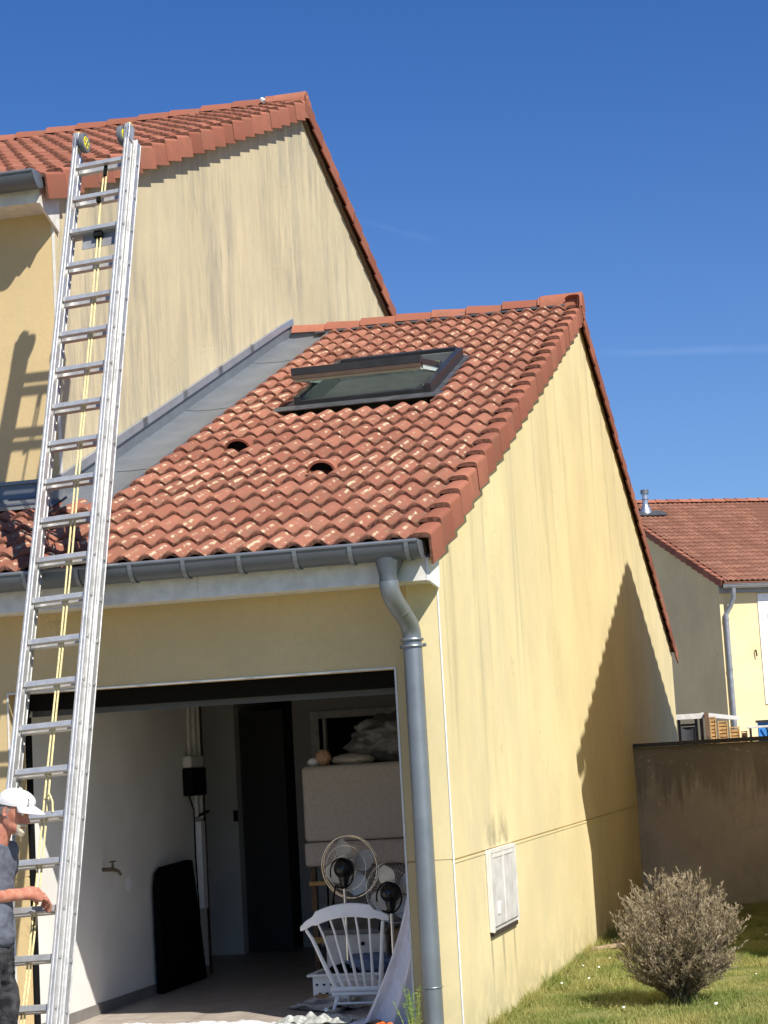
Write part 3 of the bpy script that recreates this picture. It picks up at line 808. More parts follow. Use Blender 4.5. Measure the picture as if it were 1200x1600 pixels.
hg = MB(); sbox(hg, xb - .05, xb + .005, -.05, .05, -.02, .055); sbox(hg, xa - .005, xa + .05, -.05, .05, -.02, .055)
q = hg.build('window_hinge', M['chrome'], None); q.parent = win

# ---- gutter (half round) with brackets, end cap
def gutter(name, x0, x1, yc, zc, r, mat, parent, step_joint=None):
    mb = MB(); ns = 12
    pr = []
    for i in range(ns + 1):
        a = math.pi + math.pi * i / ns; pr.append((yc + r * math.cos(a), zc + r * math.sin(a)))
    for i in range(ns, -1, -1):
        a = math.pi + math.pi * i / ns; pr.append((yc + (r - .004) * math.cos(a), zc + (r - .004) * math.sin(a)))
    mb.prism(pr, 'x', x0, x1)
    mb.f = mb.f[2:]; mb.mi = mb.mi[2:]
    gg = mb.build(name, mat, parent, True, angle=60)
    bd = MB().tube([(x0, yc - r, zc + .006), (x1, yc - r, zc + .006)], .011, 8).build('gutter_bead', M['zinc'], None, True); bd.parent = gg
    cap = MB(); cap.prism([(yc + (r + .002) * math.cos(math.pi + math.pi * i / ns), zc + .012 + (r + .012) * math.sin(math.pi + math.pi * i / ns)) for i in range(ns + 1)], 'x', x1 + .001, x1 + .009)
    c_ = cap.build('gutter_end_cap', M['zinc'], None, bevel=.002); c_.parent = gg
    return gg
GY, GZ, GR = -.378, 2.945, .098
gut = gutter('gutter', -8.0, -.008, GY, GZ, GR, M['zinc_gutter'], gar)
for x in (-.075, -.423, -.768, -1.121, -1.48, -1.827, -2.18, -2.53, -2.88, -3.23, -3.58):
    mb = MB(); ns = 10
    for i in range(ns):
        a0, a1 = math.pi * (1.0 + i * .92 / ns), math.pi * (1.0 + (i + 1) * .92 / ns)
        r_ = GR + .0045
        c0 = Vector((x, GY + r_ * math.cos((a0 + a1) / 2), GZ + r_ * math.sin((a0 + a1) / 2)))
        tn = Vector((0, -math.sin((a0 + a1) / 2), math.cos((a0 + a1) / 2))); nn = Vector((0, math.cos((a0 + a1) / 2), math.sin((a0 + a1) / 2)))
        mb.obox(c0, (.013, 0, 0), tn * (r_ * (a1 - a0) / 2 + .001), nn * .003)
    br = mb.build('gutter_bracket', M['zinc'], None); br.parent = gut
# outlet, swan neck, downpipe
PX, PY = -.155, -.105
ot = MB()
q1 = [(-.29, -.44, 2.885), (-.10, -.44, 2.885), (-.10, -.29, 2.875), (-.29, -.29, 2.875)]
cx_, cy_, cz_ = -.218, -.37, 2.765
b0 = len(ot.v); ns = 16
ringt, ringb, ringc = [], [], []
for i in range(ns):
    a = 2 * math.pi * i / ns; ca, sa_ = math.cos(a), math.sin(a)
    k_ = 1 / max(abs(ca), abs(sa_)); k_ = k_ * .55 + .45
    ringt.append((-.205 + .095 * ca * k_, -.37 + .078 * sa_ * k_, 2.882 + (.01 if sa_ < 0 else -.01)))
    ringb.append((cx_ + .057 * ca, cy_ + .057 * sa_, cz_)); ringc.append((cx_ + .057 * ca, cy_ + .057 * sa_, cz_ - .035))
ot.v += ringt + ringb + ringc
for j in range(2):
    for i in range(ns): ot.f.append((j * ns + i, j * ns + (i + 1) % ns, (j + 1) * ns + (i + 1) % ns, (j + 1) * ns + i)); ot.mi.append(0)
dp_root = MB().tube([(PX, PY, 2.39), (PX, PY, -.30)], .059, 20).build('downpipe', M['zinc'], gar, True)
q = ot.build('outlet_funnel', M['zinc_gutter'], None, True, angle=50); q.parent = dp_root
neck = []
for k in range(15):
    t_ = k / 14; e = t_ ** 3 * (t_ * (6 * t_ - 15) + 10)
    neck.append((-.218 + (PX + .218) * e, -.37 + (PY + .37) * e, 2.73 - t_ * .34 + .0))
q = MB().tube(neck[:8], .060, 20).build('swan_neck', M['zinc'], None, True, angle=60); q.parent = dp_root
q = MB().tube(neck[7:], .0575, 20).build('swan_neck', M['zinc'], None, True, angle=60); q.parent = dp_root
q = MB().tube([Vector(neck[7]) + Vector((0, -.004, .006)), Vector(neck[7]) + Vector((0, .004, -.006))], .0625, 20).build('neck_seam', M['zinc'], None, True); q.parent = dp_root
def torus(mb, c, r, rr, n=24, m=8, sx=1, sy=1):
    b0 = len(mb.v)
    for i in range(n):
        a = 2 * math.pi * i / n
        for j in range(m):
            q = 2 * math.pi * j / m
            mb.v.append((c[0] + sx * (r + rr * math.cos(q)) * math.cos(a), c[1] + sy * (r + rr * math.cos(q)) * math.sin(a), c[2] + rr * math.sin(q)))
    for i in range(n):
        for j in range(m):
            mb.f.append((b0 + i * m + j, b0 + ((i + 1) % n) * m + j, b0 + ((i + 1) % n) * m + (j + 1) % m, b0 + i * m + (j + 1) % m)); mb.mi.append(0)
    return mb
cl = MB(); torus(cl, (PX, PY, 2.385), .062, .010); q = cl.build('pipe_collar', M['zinc'], None, True); q.parent = dp_root
cl = MB(); torus(cl, (PX, PY, 2.345), .062, .008); cl.tube([(PX + .065, PY, 2.347), (PX + .085, PY - .004, 2.35)], .011, 8); cl.tube([(PX - .065, PY, 2.345), (PX - .078, PY - .004, 2.34)], .009, 8)
cl.tube([(PX, PY + .06, 2.345), (PX, 0, 2.345)], .008, 6)
q = cl.build('pipe_clamp', M['zinc'], None, True); q.parent = dp_root
cl = MB(); torus(cl, (PX, PY, .31), .0605, .005); q = cl.build('pipe_collar', M['zinc'], None, True); q.parent = dp_root

# meter cabinet on the side wall
mc = MB(); mc.box(.001, .0222, .985, 1.945, .515, 1.045)
mcab = mc.build('meter_cabinet', M['grey_plastic'], gar, bevel=.005)
m_ = MB(); m_.box(.0225, .032, 1.02, 1.91, .545, 1.02)
q = m_.build('cabinet_door', simple('weathered_grey_door', (.62, .60, .56), .6, var=.12, nscale=9), None, bevel=.006); q.parent = mcab
m_ = MB(); m_.box(.0225, .034, .985, 1.019, .515, 1.045); m_.box(.0225, .034, 1.911, 1.945, .515, 1.045); m_.box(.0225, .034, 1.0195, 1.9105, 1.0205, 1.045); m_.box(.0325, .037, 1.43, 1.455, .55, 1.015)
m_.box(.0325, .036, 1.10, 1.84, .99, 1.005)
q = m_.build('cabinet_rim', M['white_weathered'], None); q.parent = mcab
m_ = MB(); m_.box(.0325, .040, 1.16, 1.23, .62, .70)
q = m_.build('cabinet_latch', M['white'], None, bevel=.01); q.parent = mcab
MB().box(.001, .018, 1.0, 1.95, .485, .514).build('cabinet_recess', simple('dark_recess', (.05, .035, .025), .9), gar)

# ------------------------------------------------------------------ MAIN HOUSE
SM = .4085
mh = empty('main_house', (-6, 2, 0))
tag(mh, 'tall yellow house with stained gable wall and red tiled roof, behind the garage wing', 'building')
zlm = lambda y: 5.92 + SM * (y - 1.155)
YRM = 8.52
zlow_m = lambda y: zlm(min(y, 2 * YRM - y))
XI = XM - .001
ztm = lambda y: zlow_m(y) + .05
MB().prism([(YM, 2.62), (2 * YRM - YM, 2.62), (2 * YRM - YM, ztm(YM)), (YRM, ztm(YRM)), (YM, ztm(YM))], 'x', -3.24, XI).build('gable_wall', M['stucco_gable'], mh)
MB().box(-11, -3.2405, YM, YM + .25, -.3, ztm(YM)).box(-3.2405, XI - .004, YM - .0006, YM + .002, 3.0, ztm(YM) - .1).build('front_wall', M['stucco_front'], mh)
MB().box(XI - .020, XI + .002, YM - .004, YM - .0007, 3.5, 5.87).build('corner_strip', M['white_weathered'], mh)
CM = 1 / math.hypot(1, SM); SSM = SM * CM
zdm = lambda y: zlow_m(y) + .100
dk = MB(); slab(dk, -11, XM + .0, 1.11, YRM, zdm, .03); slab(dk, -11, XM + .0, YRM, 2 * YRM - 1.11, zdm, .03)
dk.build('roof_deck', M['joint'], mh)
EM = Vector((0, 1.085, zdm(1.085)))
uxm, uym, uzm = slope_frame(EM, (1, 0, 0), (0, CM, SSM))
NM = int((YRM - EM.y) / CM / GAUGE)
VXM = XM + .088
for k in range(NM + 1):
    for c in range(13):
        if c >= 12: continue
        tile_at('roof_tile', TILE_M, mh, EM, uxm, uym, uzm, VXM - .148 - TW * (c + 1), k * GAUGE)
    tile_at('verge_tile', VERGE, mh, EM, uxm, uym, uzm, VXM - .15, k * GAUGE, .003, .031)
joined_field('roof_tiles_beyond', 12, NM + 1, EM, -uxm, uym, uzm, mh, M['tile_main'], -(VXM - .148 - TW * 12))
EMB = Vector((0, 2 * YRM - 1.085, zdm(2 * YRM - 1.085)))
uxb, uyb, uzb = Vector((-1, 0, 0)), Vector((0, -CM, SSM)), Vector((0, SSM, CM))
for k in range(NM + 1):
    tile_at('verge_tile', VERGE_B, mh, EMB, uxb, uyb, uzb, -(VXM - .15), k * GAUGE, .003, .031)
joined_field('rear_roof_tiles', 24, NM, EMB, uxb, uyb, uzb, mh, M['tile_main'], -(VXM - .15))
MB().prism([(y, zlow_m(y) + dz) for (y, dz) in ((1.0, .02), (YRM, .02), (2 * YRM - 1.0, .02), (2 * YRM - 1.0, -.09), (YRM, -.09 - .02), (1.2, -.0))][:0] or [(1.45, zlow_m(1.45) + .03), (YRM, zlow_m(YRM) + .03), (YRM, zlow_m(YRM) - .03), (1.45, zlow_m(1.45) - .03)], 'x', XM + .001, XM + .03).build('verge_board', M['stucco_front'], mh)
MB().prism([(YRM + .001, zlow_m(YRM) + .03), (2 * YRM - 1.3, zlow_m(1.3) + .03), (2 * YRM - 1.3, zlow_m(1.3) - .10), (YRM + .001, zlow_m(YRM) - .10)], 'x', XM + .001, XM + .035).build('verge_board', simple('brown_verge_board', (.17, .12, .07), .8), mh)
zr = zdm(YRM) + .015
MB().box(-11, XM + .03, YRM - .1, YRM + .1, zr - .1, zr + .04).build('ridge_mortar', M['joint'], mh)
xs = -11
while xs < XM - .20:
    place('ridge_tile', RIDGE, mh, Matrix.Translation((xs, YRM, zr + .008 + random.uniform(0, .006))) @ Matrix.Rotation(random.uniform(-.015, .015), 4, 'Y') @ Matrix.Rotation(random.uniform(-.01, .01), 4, 'Z')); xs += .378
re = MB()
ns = 20
for x in (XM - .30, XM + .075):
    for i in range(ns): a = 2 * math.pi * i / ns; re.v.append((x, YRM + .125 * math.cos(a), zr + .0 + .125 * math.sin(a)))
for i in range(ns): re.f.append((i, (i + 1) % ns, ns + (i + 1) % ns, ns + i)); re.mi.append(0)
re.f.append(tuple(range(ns))); re.mi.append(0); re.f.append(tuple(range(ns, 2 * ns))); re.mi.append(0)
re.tube([(XM + .076, YRM, zr), (XM + .09, YRM, zr)], [.075, .06], 14)
re.build('ridge_end_tile', M['tile_verge'], mh, True, bevel=.006)
MB().tube([(XM - .42, YRM - .13, zr + .06), (XM - .38, YRM - .15, zr + .02)], .028, 6).build('mortar_dab', M['white_weathered'], mh)
# eave of the main house
MB().box(-11, XM + .0, 1.10, 1.12, 5.84, 6.01).build('fascia_board', M['white_weathered'], mh)
x = -3.05
so_ = M['white_weathered']
while x > -5.2:
    MB().box(x - .098, x, 1.121, YM - .001, 5.842, 5.855).build('soffit_board', so_, mh); x -= .10
MB().box(-11, x, 1.121, YM - .001, 5.842, 5.855).build('soffit', so_, mh)
MB().prism([(1.10, 5.835), (1.45, 5.70), (1.475, 6.06), (1.40, 6.06), (1.10, 5.95)], 'x', XM + .001, XM + .02).build('boxed_eave_end', M['white_weathered'], mh)
gutter('gutter', -11, XM + .045, 1.03, 6.025, .105, M['zinc_gutter'], mh)

# ------------------------------------------------------------------ LADDER
L0 = Vector((-2.469, .498, 5.850)); ds = .277
ph, th = R(1.603), R(69.085)
dv = Vector((math.sin(ph), -math.cos(th) * math.cos(ph), -math.sin(th) * math.cos(ph))).normalized()
wa, wb_ = R(-1.885), R(1.98)
wv = Vector((math.cos(wa) * math.cos(wb_), math.sin(wa) * math.cos(wb_), math.sin(wb_)))
wv = (wv - dv * wv.dot(dv)).normalized()
nv = dv.cross(wv).normalized()
if nv.y > 0: nv = -nv
def LP(a, s_, n_): return L0 + wv * a + dv * s_ + nv * n_
SEND = (L0.z - .0) / -dv.z
lad = empty('extension_ladder', LP(.18, SEND, 0))
tag(lad, 'aluminium two-section extension ladder with roof wheels, leaning on the garage gutter', 'ladder')
def lbox(mb, a0, a1, s0, s1, n0, n1, mi=0): return mb.obox(LP((a0 + a1) / 2, (s0 + s1) / 2, (n0 + n1) / 2), wv * ((a1 - a0) / 2), dv * ((s1 - s0) / 2), nv * ((n1 - n0) / 2), mi)
WI = .352
def rail(a0, a1, n0, n1, s0, s1, inner):
    mb = MB(); w_ = a1 - a0
    web = (a0, a0 + .006) if inner < 0 else (a1 - .006, a1)
    # rail: closed box front and back flanges with a fluted face
    lbox(mb, a0, a1, s0, s1, n1 - .007, n1); lbox(mb, a0, a1, s0, s1, n0, n0 + .007)
    lbox(mb, a0 + .004, a1 - .004, s0, s1, n0 + .007, n1 - .007)
    for k in (.20, .80):
        lbox(mb, a0 + w_ * k - .0066, a0 + w_ * k + .0066, s0, s1, n1, n1 + .006)

    return mb.build('rail', M['alu'], lad, bevel=.0015, seg=1)
rail(-.034, 0, -.034, .034, -.24, SEND - .06, -1)
rail(WI, WI + .034, -.034, .034, -.25, SEND - .06, 1)
rail(-.058, -.024, -.122, -.054, -.17, SEND - .02, -1)
rail(WI + .026, WI + .060, -.122, -.054, -.19, SEND - .02, 1)
RUNG = MB(); L_ = WI
def rung_mesh(a0, a1, name):
    mb = MB()
    pr = [(-.016, -.018), (.016, -.018), (.018, .010), (.013, .016), (-.013, .016), (-.018, .010)]
    v = []
    for a in (a0, a1):
        for (n_, s_) in pr: v.append(tuple(wv * a + nv * n_ - dv * s_))
    n = len(pr)
    mb.add(v, [tuple(range(n))[::-1], tuple(range(n, 2 * n))] + [(i, (i + 1) % n, n + (i + 1) % n, n + i) for i in range(n)])
    return mb.mesh(name, [M['alu']])
RG1 = rung_mesh(.0005, WI - .0005, 'rung_fly'); RG2 = rung_mesh(-.024 + .0005, WI + .026 - .0005, 'rung_base')
dot = MB().obox((0, 0, 0), wv * .0015, dv * .010, nv * .013).mesh('rung_plug', [M['alu']])
for k in range(22):
    s_ = k * ds
    if s_ > SEND - .1: break
    place('rung', RG1, lad, Matrix.Translation(LP(0, s_, 0)))
    place('rung', RG2, lad, Matrix.Translation(LP(0, s_ - .010, -.080)))
    place('rung_plug', dot, lad, Matrix.Translation(LP(WI + .036, s_, 0)))
    place('rung_plug', dot, lad, Matrix.Translation(LP(WI + .062, s_ + .004, -.088)))
# top fittings and wheels
for sgn, a in ((1, -.017), (-1, WI + .017)):
    c = MB(); lbox(c, a - .022, a + .022, -.28, -.15, -.040, .040)
    c.build('rail_cap', M['alu'], lad, bevel=.004)
    y_ = MB(); lbox(y_, a - .014, a + .014, -.30, -.281, -.02, .02); y_.build('cap_plug', M['paint_yellow'], lad, bevel=.003)
    aw = a + sgn * .050
    def disc(name, r, h, mat, par, off=0, ri=0):
        mb = MB(); n = 28; b0 = 0
        for (da, r_) in ((-h / 2, r), (h / 2, r)):
            for i in range(n):
                q = 2 * math.pi * i / n; mb.v.append(tuple(LP(aw + off + da, -.205, .0) + dv * (r_ * math.cos(q)) + nv * (r_ * math.sin(q))))
        for i in range(n): mb.f.append((i, (i + 1) % n, n + (i + 1) % n, n + i)); mb.mi.append(0)
        mb.f.append(tuple(range(n))[::-1]); mb.mi.append(0); mb.f.append(tuple(range(n, 2 * n))); mb.mi.append(0)
        o = mb.build(name, mat, None, True, bevel=.005, angle=50)
        if par is lad: attach(o, lad)
        else: o.parent = par; o.matrix_parent_inverse = par.matrix_parent_inverse.copy() if False else Matrix.Identity(4)
        return o
    wh = disc('wheel', .070, .034, M['rubber_grey'], lad)
    q = disc('wheel_hub', .046, .038, M['paint_yellow'], wh)
    for k in range(5):
        an = k * 1.2566; p0 = LP(aw, -.205, 0) + dv * (.028 * math.cos(an)) + nv * (.028 * math.sin(an))
        pk = MB().obox(p0, wv * .0205, (dv * math.cos(an) + nv * math.sin(an)) * .010, (nv * math.cos(an) - dv * math.sin(an)) * .006).build('hub_recess', M['rubber_grey'], None); pk.parent = wh
    q = MB().tube([LP(a, -.205, 0), LP(aw + sgn * .026, -.205, 0)], .010, 8).build('axle', M['chrome'], None, True); q.parent = wh
# bracket plate and pulley
mb = MB(); lbox(mb, .002, WI - .002, 2 * ds + .014, 2 * ds + .022, -.05, -.02); lbox(mb, .07, WI - .04, 2 * ds + .015, 2 * ds + .125, -.050, -.046)
mb.build('guide_plate', simple('grey_guide_plate', (.33, .33, .33), .5, .4), lad)
mb = MB(); lbox(mb, .165, .225, 2 * ds + .018, 2 * ds + .065, -.043, -.005); mb.build('pulley_block', M['black'], lad, bevel=.006)
mb = MB(); lbox(mb, .195, .215, .012, .10, -.03, -.012); mb.build('pulley_hook', M['black'], lad)
mb = MB(); lbox(mb, .165, .190, ds + .018, ds + .05, -.03, .002); mb.build('rope_clip', M['black'], lad, bevel=.004)
for (a, s0, s1) in ((.188, .03, 1.9 * ds), (.212, .03, 1.0 * ds), (.190, 2.2 * ds, SEND - .15), (.212, 2.2 * ds, SEND - .30)):
    pts = []; n = max(4, int((s1 - s0) / .12))
    for i in range(n + 1):
        s_ = s0 + (s1 - s0) * i / n
        sway = .0 if s_ < 3.6 else -.03 * ((s_ - 3.6) / 2.6) ** 1.6
        pts.append(LP(a + sway + .003 * math.sin(s_ * 3.1 + a * 50), s_, -.034 + .004 * math.sin(s_ * 2.2)))
    MB().tube(pts, .0062, 8).build('rope', M['rope'], lad, True)
MB().tube([LP(.19, 16.6 * ds, -.03), LP(.23, 16.55 * ds, .0), LP(.262, 16.75 * ds, .02), LP(.27, 16.98 * ds, .02)], .006, 8).build('rope_loop', M['rope'], lad, True)
for s_, a_ in ((SEND - .03, -.041), (SEND - .03, WI + .043)):
    mb = MB(); lbox(mb, a_ - .022, a_ + .022, s_ - .03, s_ + .02, -.125, -.05); mb.build('rubber_foot', M['black'], lad, bevel=.004)

# ------------------------------------------------------------------ garden wall and far things
gw = empty('garden_wall', (2, 9.9, 0))
tag(gw, 'shaded brown rendered garden wall with dark coping, at the end of the lawn', 'wall')
MB().box(.001, 2.30, 9.885, 10.05, -.3, 1.665).build('wall_face', M['garden_wall'], gw)
x = .001
while x < 2.28:
    MB().box(x + .002, min(x + .498, 2.28), 9.835, 10.10, 1.668, 1.712 + random.uniform(-.002, .003)).build('coping_stone', simple('dark_coping', (.075, .07, .065), .85) if x < .01 else bpy.data.materials['dark_coping'], gw, bevel=.006); x += .5

# house whose gable throws the shadow on the side wall (to the right of the lawn)
XH = 2.25; AY = 10.68 - .9645 * XH; AZ = 3.866 + 1.418 * XH
SH = .43
nh = empty('neighbouring_house', (6, AY, 0))
tag(nh, 'two-storey yellow house close on the right of the lawn whose gable shades the side wall', 'building')
zh = lambda y: AZ - .13 - SH * abs(y - AY)
yfw = 5.93 - .9645 * XH
MB().prism([(yfw, -.3), (2 * AY - yfw, -.3), (2 * AY - yfw, zh(yfw)), (AY, zh(AY)), (yfw, zh(yfw))], 'x', XH + .06, 11).build('house_walls', M['stucco_side'], nh)
CH = 1 / math.hypot(1, SH)
dk = MB(); slab(dk, XH + .17, 11, AY - 5.2, AY, lambda y: zh(y) + .09, .08); slab(dk, XH + .17, 11, AY, AY + 5.2, lambda y: zh(y) + .09, .08)
dk.build('roof_deck', M['tile_main'], nh)
EH = Vector((XH, AY - 5.2, zh(AY - 5.2) + .075)); 
for k in range(16):
    TS = TILT; TILT = .20
    tile_at('verge_tile', VERGE_B, nh, EH, Vector((1, 0, 0)), Vector((0, CH, SH * CH)), Vector((0, -SH * CH, CH)), .145, k * GAUGE, 0, .045)
    tile_at('verge_tile', VERGE, nh, Vector((XH, AY + 5.2, EH.z)), Vector((-1, 0, 0)), Vector((0, -CH, SH * CH)), Vector((0, SH * CH, CH)), -.145, k * GAUGE, 0, .045)
    TILT = TS

# far neighbour beyond the garden wall
nb = empty('far_house', (-.69, 38.99, 0))
tag(nb, 'cream house beyond the garden wall with red tiled roof and metal flue', 'building')
fdir = Vector((math.sin(R(60)), math.cos(R(60)), 0)); gdir = Vector((-fdir.y, fdir.x, 0)); Z = Vector((0, 0, 1))
Q = Vector((-.6914, 38.9859, 5.750)); SN = .428; RUN = 7.12
def NP(u_, g_, z_): return Vector((Q.x, Q.y, 0)) + fdir * u_ + gdir * g_ + Z * z_
def nbox(mb, u0, u1, g0, g1, z0, z1): return mb.obox(NP((u0 + u1) / 2, (g0 + g1) / 2, (z0 + z1) / 2), fdir * ((u1 - u0) / 2), gdir * ((g1 - g0) / 2), Z * ((z1 - z0) / 2))
GW_ = .45
zn = lambda g_: Q.z + SN * min(g_, 2 * RUN - g_)
wl = MB()
poly = [(GW_, -.3), (2 * RUN - GW_, -.3), (2 * RUN - GW_, zn(GW_)), (RUN, zn(RUN)), (GW_, zn(GW_))]
v = [NP(.08, a, b_) for a, b_ in poly] + [NP(12, a, b_) for a, b_ in poly]; n = 5
wl.add(v, [tuple(range(n))[::-1], tuple(range(n, 2 * n))] + [(i, (i + 1) % n, n + (i + 1) % n, n + i) for i in range(n)])
wl.build('house_walls', M['stucco_nb'], nb)
CN = 1 / math.hypot(1, SN)
uyn = (gdir * CN + Z * SN * CN); uzn = fdir.cross(uyn)
nbE = NP(0, 0, Q.z + .10)
rd = MB(); rd.obox(nbE + fdir * 6 + uyn * (RUN / CN / 2) - uzn * .03, fdir * 5.95, uyn * (RUN / CN / 2), uzn * .02)
uyn2 = (-gdir * CN + Z * SN * CN); rd.obox(NP(6, 2 * RUN, Q.z + .1) + uyn2 * (RUN / CN / 2), fdir * 5.95, uyn2 * (RUN / CN / 2), Vector(uyn2.cross(fdir)) * .02)
rd.build('roof_deck', M['tile_far'], nb)
TF = tile_mesh('roof_tile_far', M['tile_far'], 8)
NN = int(RUN / CN / GAUGE)
cnt = 0
for k in range(NN + 1):
    cmax = int(7 + 7 * k / NN)
    for c in range(cmax):
        tile_at('roof_tile', TF, nb, nbE, fdir, uyn, uzn, .14 + c * TW, k * GAUGE); cnt += 1
    tile_at('verge_tile', VERGE_B, nb, nbE, fdir, uyn, uzn, .10, k * GAUGE, .002, .031)
joined_field('roof_tiles_beyond', 26, NN + 1, nbE, fdir, uyn, uzn, nb, M['tile_far'], .14, lambda a0, k: a0 < .14 + int(7 + 7 * k / NN) * TW - .01)
u_ = -.02
while u_ < 11.5:
    place('ridge_tile', RIDGE, nb, frame(NP(u_, RUN, zn(RUN) + .14), fdir, gdir, Z)); u_ += .38
MB().obox(NP(6, .38, Q.z - .06), fdir * 5.95, gdir * .012, Z * .10).build('fascia_board', M['pipe_far'], nb)
MB().obox(NP(6, .55, Q.z - .15), fdir * 5.9, gdir * .10, Z * .01).build('soffit', M['pipe_far'], nb)
ggm = MB(); ns = 8
for u_ in (0.02, 12):
    for i in range(ns + 1):
        a = math.pi + math.pi * i / ns; ggm.v.append(tuple(NP(u_, .12 + .09 * math.cos(a), Q.z + .03 + .09 * math.sin(a))))
for i in range(ns): ggm.f.append((i, i + 1, ns + 2 + i, ns + 1 + i)); ggm.mi.append(0)
ggo = ggm.build('gutter', M['pipe_far'], nb, True)
q = MB().tube([NP(.02, .03, Q.z + .035), NP(12, .03, Q.z + .035)], .014, 6).build('gutter_bead', M['zinc'], None, True); q.parent = ggo
pts = [NP(.34, .12, Q.z - .05), NP(.34, .14, Q.z - .3), NP(.32, .30, Q.z - .5), NP(.20, .36, Q.z - .72), NP(.20, .37, Q.z - .95), NP(.20, .37, -.3)]
dpn = MB().tube(pts, .062, 12).build('downpipe', M['pipe_far'], nb, True)
for z_ in (4.9, 3.6):
    q = MB().tube([NP(.20, .37, z_ - .02), NP(.20, .37, z_ + .02)], .075, 12).build('pipe_collar', M['pipe_far'], None, True); q.parent = dpn
MB().obox(NP(1.40, GW_ - .02, 4.1), fdir * .23, gdir * .015, Z * 1.45).build('window_surround', M['white'], nb)
MB().obox(NP(1.50, GW_ - .06, 4.9), fdir * .07, gdir * .02, Z * .12).build('window_shutter', simple('lilac_shutter', (.4, .42, .6), .6), nb)
MB().tube([NP(.98, GW_ - .02, 4.05), NP(.98, GW_ - .07, 4.07), NP(1.0, GW_ - .07, 3.9)], .018, 6).build('shutter_hook', M['black'], nb)
# flue on the far roof
fx = Vector((-3.10, 44.6, 0)); base = zn((fx - Vector((Q.x, Q.y, 0))).dot(gdir)) + .1
fl = MB().tube([(fx.x, fx.y, base), (fx.x, fx.y, base + .15), (fx.x, fx.y, base + .30)], [.19, .15, .09], 14).tube([(fx.x, fx.y, base + .30), (fx.x, fx.y, base + .62)], .085, 14).build('metal_flue', zinc('bright_flue', (.6, .62, .64), .3, .8), nb, True, angle=30)
q = MB().tube([(fx.x, fx.y, base + .62), (fx.x, fx.y, base + .74)], .12, 14).tube([(fx.x, fx.y, base + .44), (fx.x, fx.y, base + .47)], .098, 14).build('flue_cowl', zinc('flue_cowl_metal', (.25, .26, .27), .4, .7), None, True, angle=30); q.parent = fl
MB().obox(Vector((fx.x + .15, fx.y - .1, base + .03)), fdir * .45, uyn * .22, uzn * .012).build('flue_flashing', M['lead'], nb)

# pergola, chair, screens, container, table just beyond the garden wall
pg = MB().box(-.573, .111, 18.94, 19.06, 2.075, 2.156)
pg.obox((.15, 22.2, 2.13), (.035, 0, 0), (.08, 3.13, 0), (0, 0, .035))
pgo = pg.build('pergola', M['white_weathered'], None); tag(pgo, 'white beamed pergola frame beyond the garden wall, left of the timber screens', 'pergola')
for x_ in (-.536, .049):
    q = MB().box(x_ - .025, x_ + .025, 18.975, 19.025, -.1, 2.074).build('post', M['white_weathered'] if x_ < 0 else M['timber_dark'], None); q.parent = pgo
q = MB().box(.112, .174, 18.88, 18.939, -.1, 2.162).build('post', M['timber_dark'], None); q.parent = pgo; q['label'] = 'dark brown corner post'
ch = empty('garden_chair', (-.125, 18.6, -.1)); tag(ch, 'black folded garden chair standing behind the garden wall, left of the brown post', 'chair')
for x_ in (-.262, .0):
    MB().box(x_ - .022, x_ + .022, 18.58, 18.62, -.1, 2.069).build('frame_post', M['black'], ch, bevel=.006)
MB().box(-.237, -.024, 18.59, 18.61, 1.963, 2.0).build('top_rail', M['black'], ch)
MB().grid(lambda u, v: (-.237 + u * .212, 18.60 + .03 * math.sin(u * 3.14), 1.25 + v * .70), 5, 5).build('backrest', simple('charcoal_mesh', (.05, .05, .055), .8), ch)
pan = [(.180, .273, 2.075, 19.0), (.292, .435, 2.0, 19.2), (.453, .603, 1.90, 19.4), (.615, .708, 1.827, 19.6)]
descs = ['tall pale timber screen next to the brown post, nearest of the four', 'pale timber screen, second from the brown post', 'pale timber screen, third from the brown post', 'lowest and narrowest pale timber screen, farthest right of the four']
for (x0, x1, zt_, y_), dsc in zip(pan, descs):
    sr = empty('timber_screen', ((x0 + x1) / 2, y_, -.1)); tag(sr, dsc, 'fence panel', 'timber screens beyond the garden wall')
    MB().box(x0 + .015, x1 - .015, y_ + .009, y_ + .015, 1.3, zt_ - .01).build('backing_board', M['timber'], sr)
    for xx in (x0, x1 - .015): MB().box(xx, xx + .015, y_ - .025, y_ + .025, -.1, zt_).build('stile', M['timber'], sr)
    z_ = zt_ - .02; k = 0
    while z_ > 1.3:
        MB().box(x0 + .016, x1 - .016, y_ - .015, y_ + .0 + .006 * (k % 2), z_ - .040, z_).build('slat', M['timber'], sr); z_ -= .056; k += 1
    MB().box(x0 - .003, x1 + .003, y_ - .027, y_ + .027, zt_ + .001, zt_ + .018).build('cap_rail', M['timber'], sr)
cn = MB().box(.857, 2.3, 20.0, 20.7, 1.2, 1.992).build('blue_shed', M['blue_paint'], None); tag(cn, 'blue painted shed panel behind the garden wall at the right edge', 'shed')
for k in range(9):
    q = MB().box(.87 + k * .142, .888 + k * .142, 19.98, 19.999, 1.2, 1.985).build('rib', M['blue_paint'], None); q.parent = cn
q = MB().box(.83, 2.3, 19.95, 19.979, 1.965, 2.005).build('top_trim', M['slate_blue'], None); q.parent = cn
for d_ in (.955, 1.18):
    q = MB().tube([(d_, 19.94, 1.94), (d_ + .12, 19.94, 1.72)], .010, 6).build('brace', M['black'], None); q.parent = cn
q = MB().box(.88, 2.28, 20.03, 20.6, -.1, 1.199).build('shed_base', M['blue_paint'], None); q.parent = cn
tb_ = empty('garden_table', (1.15, 19.6, -.1)); tag(tb_, 'weathered grey table top seen over the garden wall, in front of the blue shed', 'table')
MB().box(.71, 1.6, 19.45, 19.85, 1.882, 1.915).build('tabletop', M['white_weathered'], tb_, bevel=.004)
